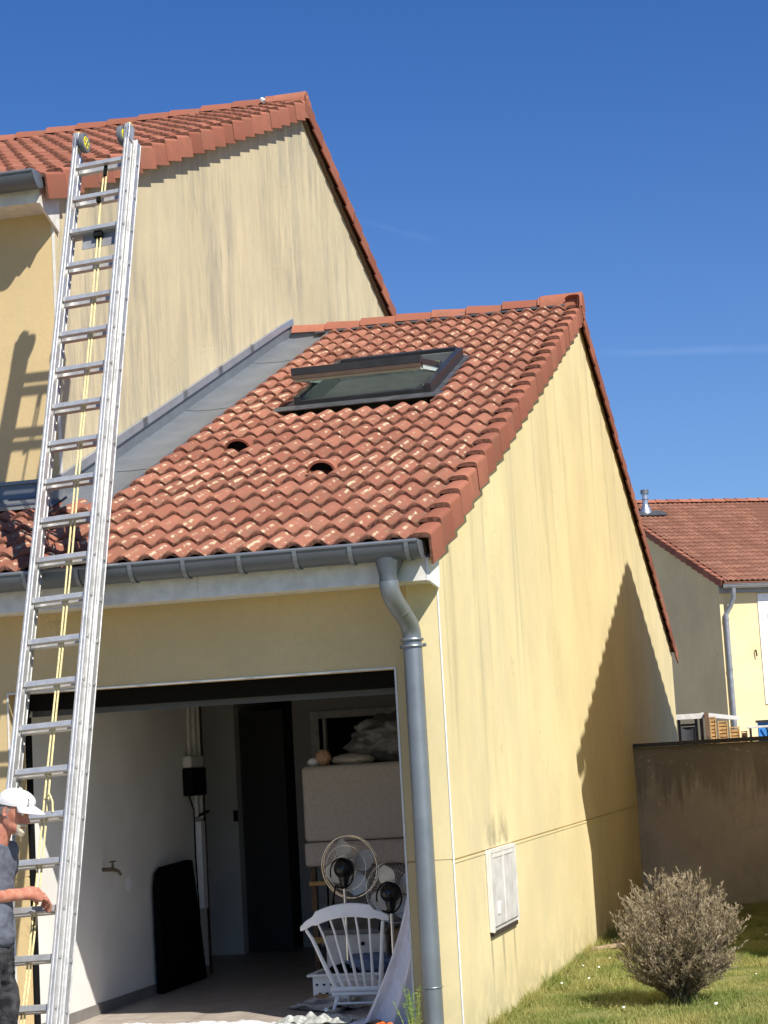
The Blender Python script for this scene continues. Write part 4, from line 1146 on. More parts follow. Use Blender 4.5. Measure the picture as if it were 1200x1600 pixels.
for x_ in (.76, 1.55): MB().box(x_ - .018, x_ + .018, 19.6, 19.64, -.1, 1.881).build('leg', M['joint'], tb_)

# ------------------------------------------------------------------ things in the garage
def blob(name, c, r, mat, parent=None, seed=0, amp=.18, sq=1.0, freq=3.0, sub=4):
    bm = bmesh.new(); bmesh.ops.create_icosphere(bm, subdivisions=sub, radius=1)
    for v_ in bm.verts:
        d = v_.co.normalized()
        k = 1 + amp * noise.noise(d * freq + Vector((seed, 0, 0))) + amp * .4 * noise.noise(d * freq * 3 + Vector((seed, 5, 0)))
        p_ = Vector([math.copysign(abs(a) ** sq, a) for a in d]) * k
        v_.co = Vector((c[0] + p_.x * r[0], c[1] + p_.y * r[1], c[2] + p_.z * r[2]))
    for f_ in bm.faces: f_.smooth = True
    me = bpy.data.meshes.new(name); bm.to_mesh(me); bm.free(); me.materials.append(mat)
    o = bpy.data.objects.new(name, me); COL.objects.link(o)
    if parent is not None: o.parent = parent
    return o
def cushion(name, x0, x1, y0, y1, z0, z1, mat, bev=.04):
    return MB().box(x0, x1, y0, y1, z0, z1).build(name, mat, None, True, bevel=bev, seg=5)
# upended black mattress-like roll by the left wall
bmk = MB().prism([(2.60, .002), (3.60, .002), (3.50, .45), (3.37, .962), (3.30, .970), (2.72, .950), (2.63, .91), (2.585, .80), (2.59, .4)], 'x', -2.925, -2.865).build('black_mat', simple('matt_black_foam', (.004, .004, .004), .95, spec=.1), None, True, bevel=.012, seg=3)
tag(bmk, 'tall black padded mat standing against the white garage wall', 'mat')
# sofa stored in pieces
sf = cushion('sofa_block', -1.815, -.30, 3.0, 3.8, 1.075, 1.66, M['fabric_sofa']); tag(sf, 'upper large taupe upholstered sofa section of the stack', 'sofa')
sf = cushion('sofa_slab', -1.82, -.30, 3.0, 3.8, .885, 1.07, M['fabric_sofa'], .03); tag(sf, 'thin taupe sofa section under the large upper one', 'sofa')
sf = cushion('sofa_block', -1.66, -.30, 3.05, 3.8, .35, .88, simple('grey_taupe_weave', (.16, .145, .13), .95, bump=.5, bscale=300), .03); tag(sf, 'lowest darker upholstered sofa section behind the fans', 'sofa')
tr_ = empty('wooden_trestle', (-1.72, 3.4, 0)); tag(tr_, 'slim wooden trestle carrying the stacked sofa sections', 'trestle')
for x_, y_ in ((-1.78, 3.1), (-1.78, 3.7), (-.5, 3.1), (-.5, 3.7)): MB().box(x_ - .02, x_ + .02, y_ - .02, y_ + .02, 0, .883).build('leg', M['timber_dark'], tr_)
MB().box(-1.80, -.45, 3.02, 3.07 - .002, .30, .345).build('rail', M['timber'], tr_)
MB().box(-1.80, -1.67, 3.03, 3.06, .74, .77).build('bar', M['timber'], tr_)
bg_ = blob('plastic_bundle', (-1.08, 3.35, 1.835), (.42, .28, .185), M['fabric_bag'], seed=2, amp=.35, freq=2.2, sub=5); tag(bg_, 'big crumpled grey plastic bundle lying on top of the sofa sections', 'bundle')
pl = blob('pillow', (-1.43, 3.18, 1.695), (.17, .12, .05), M['pillow'], seed=5, amp=.12); tag(pl, 'cream pillow squeezed under the plastic bundle', 'pillow')
pl = blob('toy', (-1.66, 3.12, 1.72), (.06, .05, .065), simple('peach_plush', (.55, .33, .2), .9), seed=8, amp=.2); tag(pl, 'small peach and white soft toy on the left end of the sofa stack', 'toy')
q = blob('arm', (-1.74, 3.1, 1.69), (.045, .02, .03), M['white'], pl, seed=3)
# white storage box, cardboard box
bx = MB().box(-1.47, -1.02, 2.25, 2.62, 0.002, .43).build('storage_box', M['grey_plastic'], None, bevel=.012); tag(bx, 'white storage box with a dark lid behind the rocking chair', 'box')
q = MB().box(-1.49, -1.0, 2.23, 2.64, .432, .465).build('lid', M['joint'], None, bevel=.01); q.parent = bx
q = MB().tube([(-1.19, 2.249, .36), (-1.19, 2.235, .36)], .014, 10).build('handle_hole', M['black'], None); q.parent = bx
bx = MB().box(-.985, -.80, 2.3, 2.6, .002, .44).build('cardboard_box', M['cardboard'], None, bevel=.004); tag(bx, 'brown cardboard box right of the white storage box', 'box')
# laundry basket with heart-shaped holes
bk = empty('laundry_basket', (-1.2, 1.9, 0)); tag(bk, 'white plastic laundry basket with heart-shaped holes, behind the rocking chair', 'basket')
def ring_box(mb, x0, x1, y0, y1, z0, z1, th, tp=.03):
    for (a, b_, c_, d_) in ((x0, x1, y0, y0 + th), (x0, x1, y1 - th, y1), (x0, x0 + th, y0 + th, y1 - th), (x1 - th, x1, y0 + th, y1 - th)): mb.box(a, b_, c_, d_, z0, z1)
mb = MB(); ring_box(mb, -1.44, -.97, 1.76, 2.08, .003, .185, .006); mb.box(-1.434, -.976, 1.766, 2.074, .003, .01); mb.build('basket_body', M['white'], bk)
mb = MB(); ring_box(mb, -1.475, -.935, 1.73, 2.11, .186, .205, .045); mb.build('basket_rim', M['white'], bk, bevel=.005)
for i in range(9):
    for j in range(2):
        hx = -1.41 + i * .052 + .02 * (j % 2); hz = .13 - j * .06
        pts = []
        for k in range(14):
            a = 2 * math.pi * k / 14; pts.append((hx + .011 * (16 * math.sin(a) ** 3) / 16, hz + .011 * (13 * math.cos(a) - 5 * math.cos(2 * a) - 2 * math.cos(3 * a) - math.cos(4 * a)) / 16))
        MB().prism(pts, 'y', 1.7585, 1.7597).build('heart_hole', M['black'], bk)
cb = blob('folded_clothes', (-1.05, 1.92, .24), (.20, .13, .08), M['blue_cloth'], seed=4, amp=.3); tag(cb, 'blue grey clothes heaped in the laundry basket', 'clothes')
cb = blob('black_bag', (-1.22, 1.88, .20), (.13, .11, .06), M['black'], seed=11, amp=.3); tag(cb, 'black bag lying in the laundry basket beside the blue clothes', 'bag')
# newspaper
np_ = MB()
def sheet(mb, c, dx, dy, nx, ny, fz):
    c, dx, dy = Vector(c), Vector(dx), Vector(dy)
    return mb.grid(lambda u, v: c + dx * u + dy * v + Vector((0, 0, fz(u, v))), nx, ny)
sheet(np_, (-1.56, 1.50, .012), (.36, -.25, 0), (.12, .55, 0), 10, 10, lambda u, v: .02 * math.sin(u * 6) * v + .055 * v * v)
sheet(np_, (-1.50, 1.40, .006), (.42, -.12, 0), (.10, .30, 0), 10, 10, lambda u, v: .02 * math.sin(u * 9 + v * 4) + .02)
npm = NT('newsprint'); o_ = npm.pos((1, 1, 1)); s_ = npm.sep(o_)
ln = npm.math('FRACT', npm.math('MULTIPLY', npm.math('ADD', s_[1], npm.math('MULTIPLY', s_[0], .5)), 38.0))
blk = npm.ramp(npm.noise(o_, 9, 1), .5, .56)
npm.fin(npm.mix(npm.math('MULTIPLY', npm.ramp(ln, .5, .55), blk), (.62, .61, .60), (.12, .14, .22)), .8)
npo = np_.build('newspaper', npm.m, None, True); tag(npo, 'crumpled printed newspaper on the floor left of the rocking chair', 'newspaper')
q = MB(); sheet(q, (-1.42, 1.62, .062), (.12, -.08, 0), (.03, .12, 0), 2, 2, lambda u, v: .012 * v); q = q.build('printed_picture', M['cardboard'], None); q.parent = npo

# rocking chair
rc = empty('rocking_chair', (-.95, 1.35, 0)); tag(rc, 'small white wooden spindle-back rocking chair facing into the garage', 'rocking chair')
WH = M['white']
def seatf(u, v): return (-1.145 + u * .37, 1.20 + v * .34, .185)
st = MB().prism([(-1.15, 1.18), (-.775, 1.18), (-.755, 1.30), (-.785, 1.52), (-1.14, 1.52), (-1.17, 1.30)], 'z', .145, .178).build('seat', WH, rc, bevel=.012, seg=3)
MB().prism([(-1.145, 1.19), (-.78, 1.19), (-.765, 1.30), (-.80, 1.50), (-1.12, 1.50), (-1.16, 1.30)], 'z', .118, .1445).build('seat_apron', WH, rc, bevel=.008)
def crest_pt(u, top):
    x = -1.315 + u * .62
    z = .575 + .085 * (1 - (2 * u - 1) ** 2) + .05 * u
    return Vector((x, 1.05 + .05 * (2 * u - 1) ** 2, z))
cr = MB(); n = 26
for i in range(n + 1):
    u_ = i / n; p = crest_pt(u_, 0)
    hh = .040 if .16 < u_ < .84 else .028
    e = min(u_, 1 - u_) * n
    if e < 2: hh *= (.55 + .225 * e)
    up_ = .012 if .16 < u_ < .84 else 0
    for (dy, dz) in ((-.010, -hh), (.010, -hh), (.010, hh + up_), (-.010, hh + up_)): cr.v.append((p.x, p.y + dy, p.z + dz))
for i in range(n):
    for k in range(4): cr.f.append((i * 4 + k, i * 4 + (k + 1) % 4, (i + 1) * 4 + (k + 1) % 4, (i + 1) * 4 + k)); cr.mi.append(0)
cr.f.append((0, 1, 2, 3)); cr.mi.append(0); cr.f.append((n * 4, n * 4 + 1, n * 4 + 2, n * 4 + 3)); cr.mi.append(0)
cr.build('crest_rail', WH, rc, True, bevel=.006, angle=60)
for i in range(7):
    u_ = .07 + .86 * i / 6; p = crest_pt(u_, 0); bx_ = -1.115 + .31 * i / 6
    r_ = .014 if i in (0, 6) else .009
    mid = Vector((p.x * .45 + bx_ * .55, 1.145, .36))
    MB().tube([Vector((bx_, 1.20, .17)), Vector((bx_, 1.20, .17)).lerp(mid, .5), mid, mid.lerp(p, .6), p + Vector((0, 0, -.03))], [r_ * 1.3, r_ * 1.25, r_, r_ * .9, r_ * .8], 10).build('spindle' if 0 < i < 6 else 'back_post', WH, rc, True)
lg = [((-1.10, 1.22, .13), (-1.13, 1.16, .03)), ((-.82, 1.22, .13), (-.79, 1.16, .03)), ((-1.09, 1.46, .13), (-1.12, 1.54, .03)), ((-.83, 1.46, .13), (-.80, 1.54, .03))]
for a, b_ in lg:
    a, b_ = Vector(a), Vector(b_)
    MB().tube([a, a.lerp(b_, .35), a.lerp(b_, .7), b_], [.012, .017, .013, .011], 10).build('leg', WH, rc, True)
for x_ in (-1.13, -.79):
    MB().tube([(x_, .98, .055), (x_, 1.12, .026), (x_, 1.35, .013), (x_, 1.58, .026), (x_, 1.72, .055)], .013, 8).build('rocker', WH, rc, True)
MB().tube([(-1.12, 1.18, .07), (-.80, 1.18, .07)], .008, 8).build('stretcher', WH, rc, True)
MB().tube([(-1.115, 1.51, .08), (-.805, 1.51, .08)], .008, 8).build('stretcher', WH, rc, True)

# fans, seen from behind
def fan(c, aim, r, hstand, label, rot):
    c = Vector(c); f_ = Vector(aim).normalized()          # f_: direction the fan faces (away)
    a1 = f_.cross(Vector((0, 0, 1))).normalized(); a2 = a1.cross(f_).normalized()
    rf = empty('floor_fan', (c.x, c.y, 0)); tag(rf, label, 'fan', 'pedestal fans')
    mb = MB()
    def ring(mb, off, rr, tr):
        n_ = 40; pts = [c + f_ * off + (a1 * math.cos(2 * math.pi * i / n_) + a2 * math.sin(2 * math.pi * i / n_)) * rr for i in range(n_ + 1)]
        mb.tube(pts, tr, 5, False)
    ring(mb, .0, r, .0032); ring(mb, .03, r, .003); ring(mb, -.05, r * .72, .0016); ring(mb, -.065, r * .4, .0018); ring(mb, .07, r * .72, .0016); ring(mb, .085, r * .3, .0018)
    for i in range(48):
        a = 2 * math.pi * i / 48; d_ = a1 * math.cos(a) + a2 * math.sin(a)
        mb.tube([c - f_ * .07 + d_ * r * .25, c - f_ * .052 + d_ * r * .7, c + d_ * r, c + f_ * .07 + d_ * r * .72, c + f_ * .088 + d_ * r * .2], .0010, 3, False)
    mb.build('cage', M['chrome'], rf, True)
    for k in range(4):
        a = rot + k * math.pi / 2
        d_ = a1 * math.cos(a) + a2 * math.sin(a); e_ = -a1 * math.sin(a) + a2 * math.cos(a)
        bm_ = MB(); bm_.grid(lambda u, v: c + d_ * (r * (.18 + .74 * u)) + e_ * ((v - .5) * r * (.25 + .42 * math.sin(min(1, u * 1.15) * 2.6)) * (1 if u < .93 else .7)) + f_ * ((v - .5) * .05 + .01), 8, 5)
        bm_.build('blade', M['blade'], rf, True)
    mo = MB(); n_ = 18
    ax = [( -.02, .02), (-.035, .062), (-.07, .074), (-.11, .070), (-.145, .050), (-.165, .018)]
    pts = [c + f_ * a for a, _ in ax]; mo.tube([c + f_ * a for a, _ in ax], [b_ for _, b_ in ax], n_)
    mo.build('motor', M['black_gloss'], rf, True)
    MB().tube([c - f_ * .09 + Vector((0, 0, -.05)), c - f_ * .09 + Vector((0, 0, -.14))], [.045, .02], 12).build('neck', M['black_gloss'], rf, True)
    lp = []
    for i in range(25):
        a = -2.2 + 5.6 * i / 24; lp.append(c - f_ * .12 + a1 * (.092 * math.cos(a)) + Vector((0, 0, .105 * math.sin(a) - .03)))
    MB().tube(lp, .006, 6).build('cord_loop', M['black'], rf, True)
    MB().tube([lp[0], lp[0] + Vector((-.02, 0, -.08)), lp[0] + Vector((-.025, 0, -.14))], [.006, .006, .013], 6).build('plug', M['black'], rf, True)
    base = c - f_ * .09
    MB().tube([(base.x, base.y, .02), (base.x, base.y, c.z - .13)], .012, 12).build('pole', M['chrome'], rf, True)
    MB().tube([(base.x, base.y, .003), (base.x, base.y, .02), (base.x, base.y, .03)], [.17, .16, .03], 24).build('base', M['black_gloss'], rf, True)
fan((-1.195, 2.0, .925), (.22, 1, .05), .222, .9, 'taller chrome pedestal fan seen from behind, left of the pair', .35)
fan((-.80, 1.72, .755), (.12, 1, .0), .215, .7, 'shorter chrome pedestal fan half hidden by the hanging dust sheet', .5)

# hanging dust sheet by the right jamb
ds_ = MB()
def dsf(u, v):
    x = -.43 - .09 * v - .27 * v ** 1.6 + u * (.10 + .24 * v)
    y = .62 - .10 * u + .035 * math.sin(u * 14 + v * 3) + .02 * math.sin(u * 23 + 2 * v)
    z = .95 - .945 * v + .03 * math.sin(u * 5)
    return (x, y, z)
ds_.grid(dsf, 26, 24)
o = ds_.build('dust_sheet', M['fabric_white'], None, True); tag(o, 'pale dust sheet hanging down beside the right doorway jamb', 'dust sheet')
# crumpled white strip on the threshold floor
cs = MB(); cs.grid(lambda u, v: (-2.50 + u * 1.75, .44 + v * .33 + .05 * noise.noise(Vector((u * 7, v * 2, 3))), .004 + max(0, .018 + .025 * noise.noise(Vector((u * 9, v * 3, 0))) + .012 * noise.noise(Vector((u * 40, v * 11, 1))))), 110, 20)
o = cs.build('white_strip', simple('crumpled_white', (.72, .72, .72), .35, var=.08, nscale=20), None, True); tag(o, 'crumpled white strip lying along the garage threshold', 'plastic sheet')
cs = MB(); cs.grid(lambda u, v: (-1.35 + u * .5, .48 + v * .3, .035 + max(0, .03 * math.sin(3.14 * u) * math.sin(3.14 * v) + .035 * noise.noise(Vector((u * 9, v * 6, 7))))), 36, 20)
o = cs.build('foil_packaging', simple('clear_crinkled_film', (.55, .56, .52), .2, .3, var=.3, nscale=40), None, True); tag(o, 'crinkled translucent film packaging in front of the rocking chair', 'packaging')

# ------------------------------------------------------------------ plants
def leaf_tris(name, pts, dirs, ln, wd, mat, parent=None, tri=True):
    """many small pointed blades as one mesh (numpy)"""
    pts = np.asarray(pts, np.float32); dirs = np.asarray(dirs, np.float32); n_ = len(pts)
    ln = np.broadcast_to(np.asarray(ln, np.float32), (n_,))[:, None]; wd = np.broadcast_to(np.asarray(wd, np.float32), (n_,))[:, None]
    dirs = dirs / np.linalg.norm(dirs, axis=1, keepdims=True)
    side = np.cross(dirs, rng.normal(size=(n_, 3))); side /= np.linalg.norm(side, axis=1, keepdims=True) + 1e-9
    v = np.stack([pts - side * wd, pts + side * wd, pts + dirs * ln], 1).reshape(-1, 3)
    me = bpy.data.meshes.new(name); me.vertices.add(3 * n_); me.vertices.foreach_set('co', v.ravel())
    me.loops.add(3 * n_); me.polygons.add(n_)
    me.loops.foreach_set('vertex_index', np.arange(3 * n_, dtype=np.int32))
    me.polygons.foreach_set('loop_start', np.arange(0, 3 * n_, 3, dtype=np.int32)); me.polygons.foreach_set('loop_total', np.full(n_, 3, np.int32))
    me.materials.append(mat); me.update(calc_edges=True); me.validate()
    o = bpy.data.objects.new(name, me); COL.objects.link(o)
    if parent is not None: attach(o, parent)
    return o
# lawn blades
N = 175000
gx = rng.uniform(.0, 2.25, N); gy = rng.uniform(.6, 9.85, N)
cl_ = np.array([noise.noise(Vector((a * 2.6, b * 2.6, 0))) + .6 * noise.noise(Vector((a * 9, b * 9, 3))) for a, b in zip(gx[::1], gy[::1])])
keep = rng.uniform(size=N) < np.clip(.62 + 1.3 * cl_, .10, 1.0); gx, gy, cl_ = gx[keep], gy[keep], cl_[keep]; n_ = len(gx)
hgt = rng.uniform(.018, .052, n_) * np.clip(1 + 1.3 * cl_, .5, 1.9)
edge = gx < .06; hgt[edge] *= rng.uniform(1.2, 2.6, edge.sum())
pts = np.stack([gx, gy, np.full(n_, -.075)], 1); dr = rng.normal(size=(n_, 3)) * .55; dr[:, 2] = 1
o = leaf_tris('lawn_grass', pts, dr, hgt, rng.uniform(.0018, .0042, n_), M['blade_grass']); tag(o, 'short yellowing grass covering the lawn beside the side wall', 'grass', kind='stuff')
mb = MB()
for k in range(34):
    x_, y_ = random.uniform(.1, 2.2), random.uniform(1.2, 8.5); z_ = -.075 + random.uniform(.03, .05)
    c = (x_, y_, z_); r_ = random.uniform(.006, .011); b0 = len(mb.v)
    mb.v.append((x_, y_, z_ + .004)); tl = random.uniform(-.5, .2)
    for i in range(8): a = i * .785; mb.v.append((x_ + r_ * math.cos(a), y_ + r_ * math.sin(a) * .8, z_ + r_ * math.sin(a) * .6))
    for i in range(8): mb.f.append((b0, b0 + 1 + i, b0 + 1 + (i + 1) % 8)); mb.mi.append(0)
o = mb.build('daisies', M['petal']); tag(o, 'small white daisies scattered in the lawn', 'daisies', kind='stuff')
# clover-like tufts along the wall foot
pp, dd = [], []
for k in range(60):
    x_, y_ = random.uniform(.005, .05), random.uniform(.3, 6.5)
    for j in range(22): pp.append((x_ + random.gauss(0, .012), y_ + random.gauss(0, .03), -.075)); dd.append((random.gauss(.3, .4), random.gauss(0, .6), 1))
o = leaf_tris('edge_weeds', pp, dd, rng.uniform(.03, .11, len(pp)), .004, M['blade_grass']); tag(o, 'longer grass tufts growing along the foot of the side wall', 'weeds', kind='stuff')

# dry shrub
bc = Vector((1.13, 1.80, -.08))
bush = empty('dry_shrub', bc); tag(bush, 'round dried grey-brown shrub on the lawn in front of the garden wall', 'shrub')
stems = MB(); tp_, td_, tl_ = [], [], []; dp2, dd2, dl2 = [], [], []
for k in range(300):
    a = random.uniform(0, 2 * math.pi); el = math.acos(random.uniform(-.80, 1))
    d_ = Vector((math.sin(el) * math.cos(a), math.sin(el) * math.sin(a), math.cos(el)))
    rr = .40 * (1 + random.uniform(-.16, .10) + .10 * noise.noise(d_ * 2.2))
    tipc = bc + Vector((0, 0, .43)) + Vector((d_.x * .352, d_.y * .352, d_.z * .342)) * (rr / .40)
    base = bc + Vector((random.gauss(0, .035), random.gauss(0, .035), 0))
    mid = base.lerp(tipc, .5) + Vector((-d_.x * .07, -d_.y * .07, .02))
    pts = []
    for i in range(7):
        t_ = i / 6; p = base * (1 - t_) ** 2 + mid * (2 * t_ * (1 - t_)) + tipc * t_ ** 2
        pts.append(p + Vector((random.gauss(0, .006), random.gauss(0, .006), 0)))
    stems.tube(pts, [.0055 * (1 - i / 7.5) for i in range(7)], 3, False)
    for t_i in range(20):
        t_ = .30 + .70 * (t_i / 16) ** .8
        p = base * (1 - t_) ** 2 + mid * (2 * t_ * (1 - t_)) + tipc * t_ ** 2
        out = (tipc - base).normalized() + Vector((random.gauss(0, .45), random.gauss(0, .45), random.gauss(.35, .35)))
        out.normalize(); L2 = random.uniform(.035, .085)
        e_ = p + out * L2
        stems.tube([p, e_], [.0022, .0010], 3, False)
        for j in range(15):
            q = p.lerp(e_, random.uniform(.15, 1.0)); dd_ = out + Vector((random.gauss(0, .5), random.gauss(0, .5), random.gauss(.2, .45)))
            (tp_ if t_ > .45 else dp2).append(q); (td_ if t_ > .45 else dd2).append(dd_)
            (tl_ if t_ > .45 else dl2).append(random.uniform(.012, .032))
stems.build('stems', M['twig_dark'], bush)
leaf_tris('dry_foliage', tp_, td_, tl_, rng.uniform(.0018, .0036, len(tp_)), M['twig'], bush)
leaf_tris('inner_foliage', dp2, dd2, dl2, rng.uniform(.0012, .0026, len(dp2)), M['twig_dark'], bush)
pp = [(bc.x + random.gauss(0, .07), bc.y + random.gauss(0, .07), -.075) for _ in range(420)]; dd = [(random.gauss(0, .6), random.gauss(0, .6), 1) for _ in pp]
leaf_tris('tuft', pp, dd, rng.uniform(.04, .14, len(pp)), .004, M['blade_grass'], bush)
# plank on the lawn at the wall
pk = MB().obox((.155, 5.42, -.035), (.13, .19, 0), (-.03, .022, 0), (0, 0, .014)).build('plank', M['timber_grey'], None, bevel=.004); tag(pk, 'short weathered plank lying on the grass at the foot of the side wall', 'plank')
# feathery weed by the downpipe
wd_ = empty('feathery_weed', (-.24, -.22, -.03)); tag(wd_, 'bright green feathery weed growing beside the downpipe', 'weed')
sm = MB(); pp, dd, ll = [], [], []
for k in range(16):
    b_ = Vector((-.24 + random.gauss(0, .03), -.22 + random.gauss(0, .02), -.03)); tip = b_ + Vector((random.gauss(-.01, .04), random.gauss(0, .03), random.uniform(.25, .40)))
    md = b_.lerp(tip, .6) + Vector((0, 0, .02)); sm.tube([b_, md, tip], [.002, .0015, .0006], 3, False)
    for j in range(60):
        t_ = random.uniform(.3, 1); q = b_.lerp(md, t_ / .6) if t_ < .6 else md.lerp(tip, (t_ - .6) / .4)
        pp.append(q); dd.append((random.gauss(0, 1), random.gauss(0, 1), random.gauss(.3, .5))); ll.append(random.uniform(.01, .028))
sm.build('stems', M['weed'], wd_); leaf_tris('leaves', pp, dd, ll, .0016, M['weed'], wd_)
# pot of orange flowers at the doorway
fp = empty('flower_pot', (-.40, -.42, -.03)); tag(fp, 'pot of small orange flowers standing below the right doorway jamb', 'flower pot')
MB().tube([(-.40, -.42, -.03), (-.40, -.42, .09), (-.40, -.42, .10)], [.065, .09, .095], 18).build('pot', M['tile_verge'], fp, True)
for k in range(16):
    a = random.uniform(0, 6.28); r_ = random.uniform(0, .085)
    o = blob('flower_head', (-.40 + r_ * math.cos(a), -.42 + r_ * math.sin(a), .118 + random.uniform(0, .022)), (.018, .018, .010), M['orange'], None, seed=k, amp=.5, freq=4, sub=2); attach(o, fp)
pp = [(-.40 + random.gauss(0, .05), -.42 + random.gauss(0, .05), .09) for _ in range(260)]
leaf_tris('leaves', pp, [(random.gauss(0, .8), random.gauss(0, .8), .8) for _ in pp], .045, .006, M['weed'], fp)
# ------------------------------------------------------------------ PERSON at the ladder
def skinned(joints, edges, root, sub=2):
    """grow a surface round a joint skeleton; returns an evaluated mesh"""
    names_ = list(joints); me = bpy.data.meshes.new('skel')
    me.from_pydata([joints[k][0] for k in names_], [(names_.index(a), names_.index(b)) for a, b in edges], [])
    o = bpy.data.objects.new('skel', me); COL.objects.link(o)
    sm_ = o.modifiers.new('skin', 'SKIN'); sm_.use_smooth_shade = True
    for i, k in enumerate(names_):
        r_ = joints[k][1]; sv = me.skin_vertices[0].data[i]
        sv.radius = (r_, r_) if not isinstance(r_, tuple) else r_
        sv.use_root = (k == root)
    ss = o.modifiers.new('sub', 'SUBSURF'); ss.levels = sub; ss.render_levels = sub
    dg = bpy.context.evaluated_depsgraph_get(); dg.update()
    out = bpy.data.meshes.new_from_object(o.evaluated_get(dg))
    bpy.data.objects.remove(o); bpy.data.meshes.remove(me)
    return out
def fuse(name, meshes, mat, parent, voxel=.005, smooth_it=2, folds=0):
    bm = bmesh.new()
    for m_ in meshes: bm.from_mesh(m_)
    me = bpy.data.meshes.new(name); bm.to_mesh(me); bm.free()
    o = bpy.data.objects.new(name, me); COL.objects.link(o)
    rm = o.modifiers.new('remesh', 'REMESH'); rm.mode = 'VOXEL'; rm.voxel_size = voxel; rm.use_smooth_shade = True
    if smooth_it:
        sm_ = o.modifiers.new('smooth', 'SMOOTH'); sm_.iterations = smooth_it; sm_.factor = .5
    dg = bpy.context.evaluated_depsgraph_get(); dg.update()
    out = bpy.data.meshes.new_from_object(o.evaluated_get(dg)); out.name = name
    bpy.data.objects.remove(o)
    out.materials.clear(); out.materials.append(mat)
    for p_ in out.polygons: p_.use_smooth = True
    if folds:
        nrm = [v_.normal.copy() for v_ in out.vertices]
        for v_, n_v in zip(out.vertices, nrm):
            c_ = v_.co
            f1 = noise.noise(Vector((c_.x * 9 + c_.z * 7, c_.y * 9, c_.z * 11)))
            f2 = 1 - abs(noise.noise(Vector((c_.x * 5 + 3, c_.y * 6 + c_.z * 9, c_.z * 15 - c_.x * 10)))) * 2.4
            v_.co = c_ + n_v * folds * (f1 * .8 + max(-.6, f2) * .6 - .2)
        out.update()
    q = bpy.data.objects.new(name, out); COL.objects.link(q)
    if parent is not None: attach(q, parent)
    return q

per = empty('person', (-2.16, -1.74, -.03))
tag(per, 'man in white cap, slate t-shirt and dusty black trousers gripping a ladder rung', 'person')
HC = Vector((-2.062, -1.74, 1.500)); HP = R(20)
hf = Vector((math.cos(HP), -.10, -math.sin(HP))).normalized(); hu = Vector((math.sin(HP), 0, math.cos(HP))); hs = hu.cross(hf).normalized(); hu = hf.cross(hs).normalized()
hz = np.array([-.118, -.105, -.088, -.07, -.05, -.03, -.01, .01, .03, .05, .072, .092, .106, .114])
hF = np.array([.052, .078, .086, .084, .086, .084, .080, .077, .088, .090, .082, .062, .036, .004])
hB = np.array([.00, .012, .030, .052, .068, .080, .090, .096, .099, .098, .090, .070, .042, .004])
hW = np.array([.022, .036, .050, .058, .063, .067, .070, .073, .075, .075, .071, .056, .034, .004])
def gs(x, m, s_): return math.exp(-((x - m) / s_) ** 2)
def head_pt(a, z, off=0.0):
    F_ = float(np.interp(z, hz, hF)); B_ = float(np.interp(z, hz, hB)); W_ = float(np.interp(z, hz, hW))
    ca, sa_ = math.cos(a), math.sin(a)
    ex = F_ if ca > 0 else B_
    x = math.copysign(abs(ca) ** .85, ca) * ex; y = math.copysign(abs(sa_) ** .92, sa_) * W_
    aa = (a + math.pi) % (2 * math.pi) - math.pi
    x += .030 * gs(aa, 0, .17) * gs(z, -.030, .013) + .020 * gs(aa, 0, .13) * gs(z, -.010, .016) + .006 * gs(aa, 0, .3) * gs(z, .012, .012)
    x += .007 * gs(abs(aa), .42, .28) * gs(z, .030, .012)                       # brow
    x -= .012 * gs(abs(aa), .45, .18) * gs(z, .010, .012)                       # eye socket
    x += .0045 * gs(aa, 0, .35) * (gs(z, -.055, .006) + gs(z, -.070, .007)) - .004 * gs(aa, 0, .4) * gs(z, -.0625, .004)
    x += .006 * gs(aa, 0, .35) * gs(z, -.098, .014) - .004 * gs(aa, 0, .4) * gs(z, -.082, .006)
    y += math.copysign(.004, sa_) * gs(abs(aa), .85, .3) * gs(z, -.012, .02)    # cheekbone
    y -= math.copysign(.005, sa_) * gs(abs(aa), 1.0, .35) * gs(z, -.05, .018)
    L_ = math.hypot(x, y) or 1
    x *= 1 + off / L_; y *= 1 + off / L_
    return x, y
def hw(x, y, z): return HC + hf * x + hs * y + hu * z
hm = MB(); NZ, NA = 56, 60
zs = [-.118 + .232 * j / NZ for j in range(NZ + 1)]
for z in zs:
    for i in range(NA):
        x, y = head_pt(2 * math.pi * i / NA, z); hm.v.append(tuple(hw(x, y, z)))
for j in range(NZ):
    for i in range(NA): hm.f.append((j * NA + i, j * NA + (i + 1) % NA, (j + 1) * NA + (i + 1) % NA, (j + 1) * NA + i)); hm.mi.append(0)
hm.f.append(tuple(range(NA))[::-1]); hm.mi.append(0); hm.f.append(tuple(NZ * NA + i for i in range(NA))); hm.mi.append(0)
head_me = hm.mesh('head', [M['skin']])
def ear(side):
    mb = MB()
    for j in range(13):
        for i in range(9):
            u_, v_ = i / 8, j / 12
            a = v_ * 2 * math.pi
            rx, rz = .020 * (1 - .0 * u_), .033
            px = -.012 + rx * math.cos(a) * (1 - .35 * u_) + .004 * u_; pz = -.002 + rz * math.sin(a) * (1 - .30 * u_) + .004 * math.cos(a)
            py = .068 + .022 * math.sin(u_ * 1.35) * (1.0 if math.cos(a) < .3 else .55) - (.012 * u_ * u_)
            mb.v.append(tuple(hw(px, side * py, pz)))
    for j in range(12):
        for i in range(8): mb.f.append((j * 9 + i, j * 9 + i + 1, (j + 1) * 9 + i + 1, (j + 1) * 9 + i)); mb.mi.append(0)
    mb.f.append(tuple(j * 9 + 8 for j in range(12))); mb.mi.append(0); mb.f.append(tuple(j * 9 for j in range(12))[::-1]); mb.mi.append(0)
    return mb.mesh('ear', [M['skin']])
V = Vector
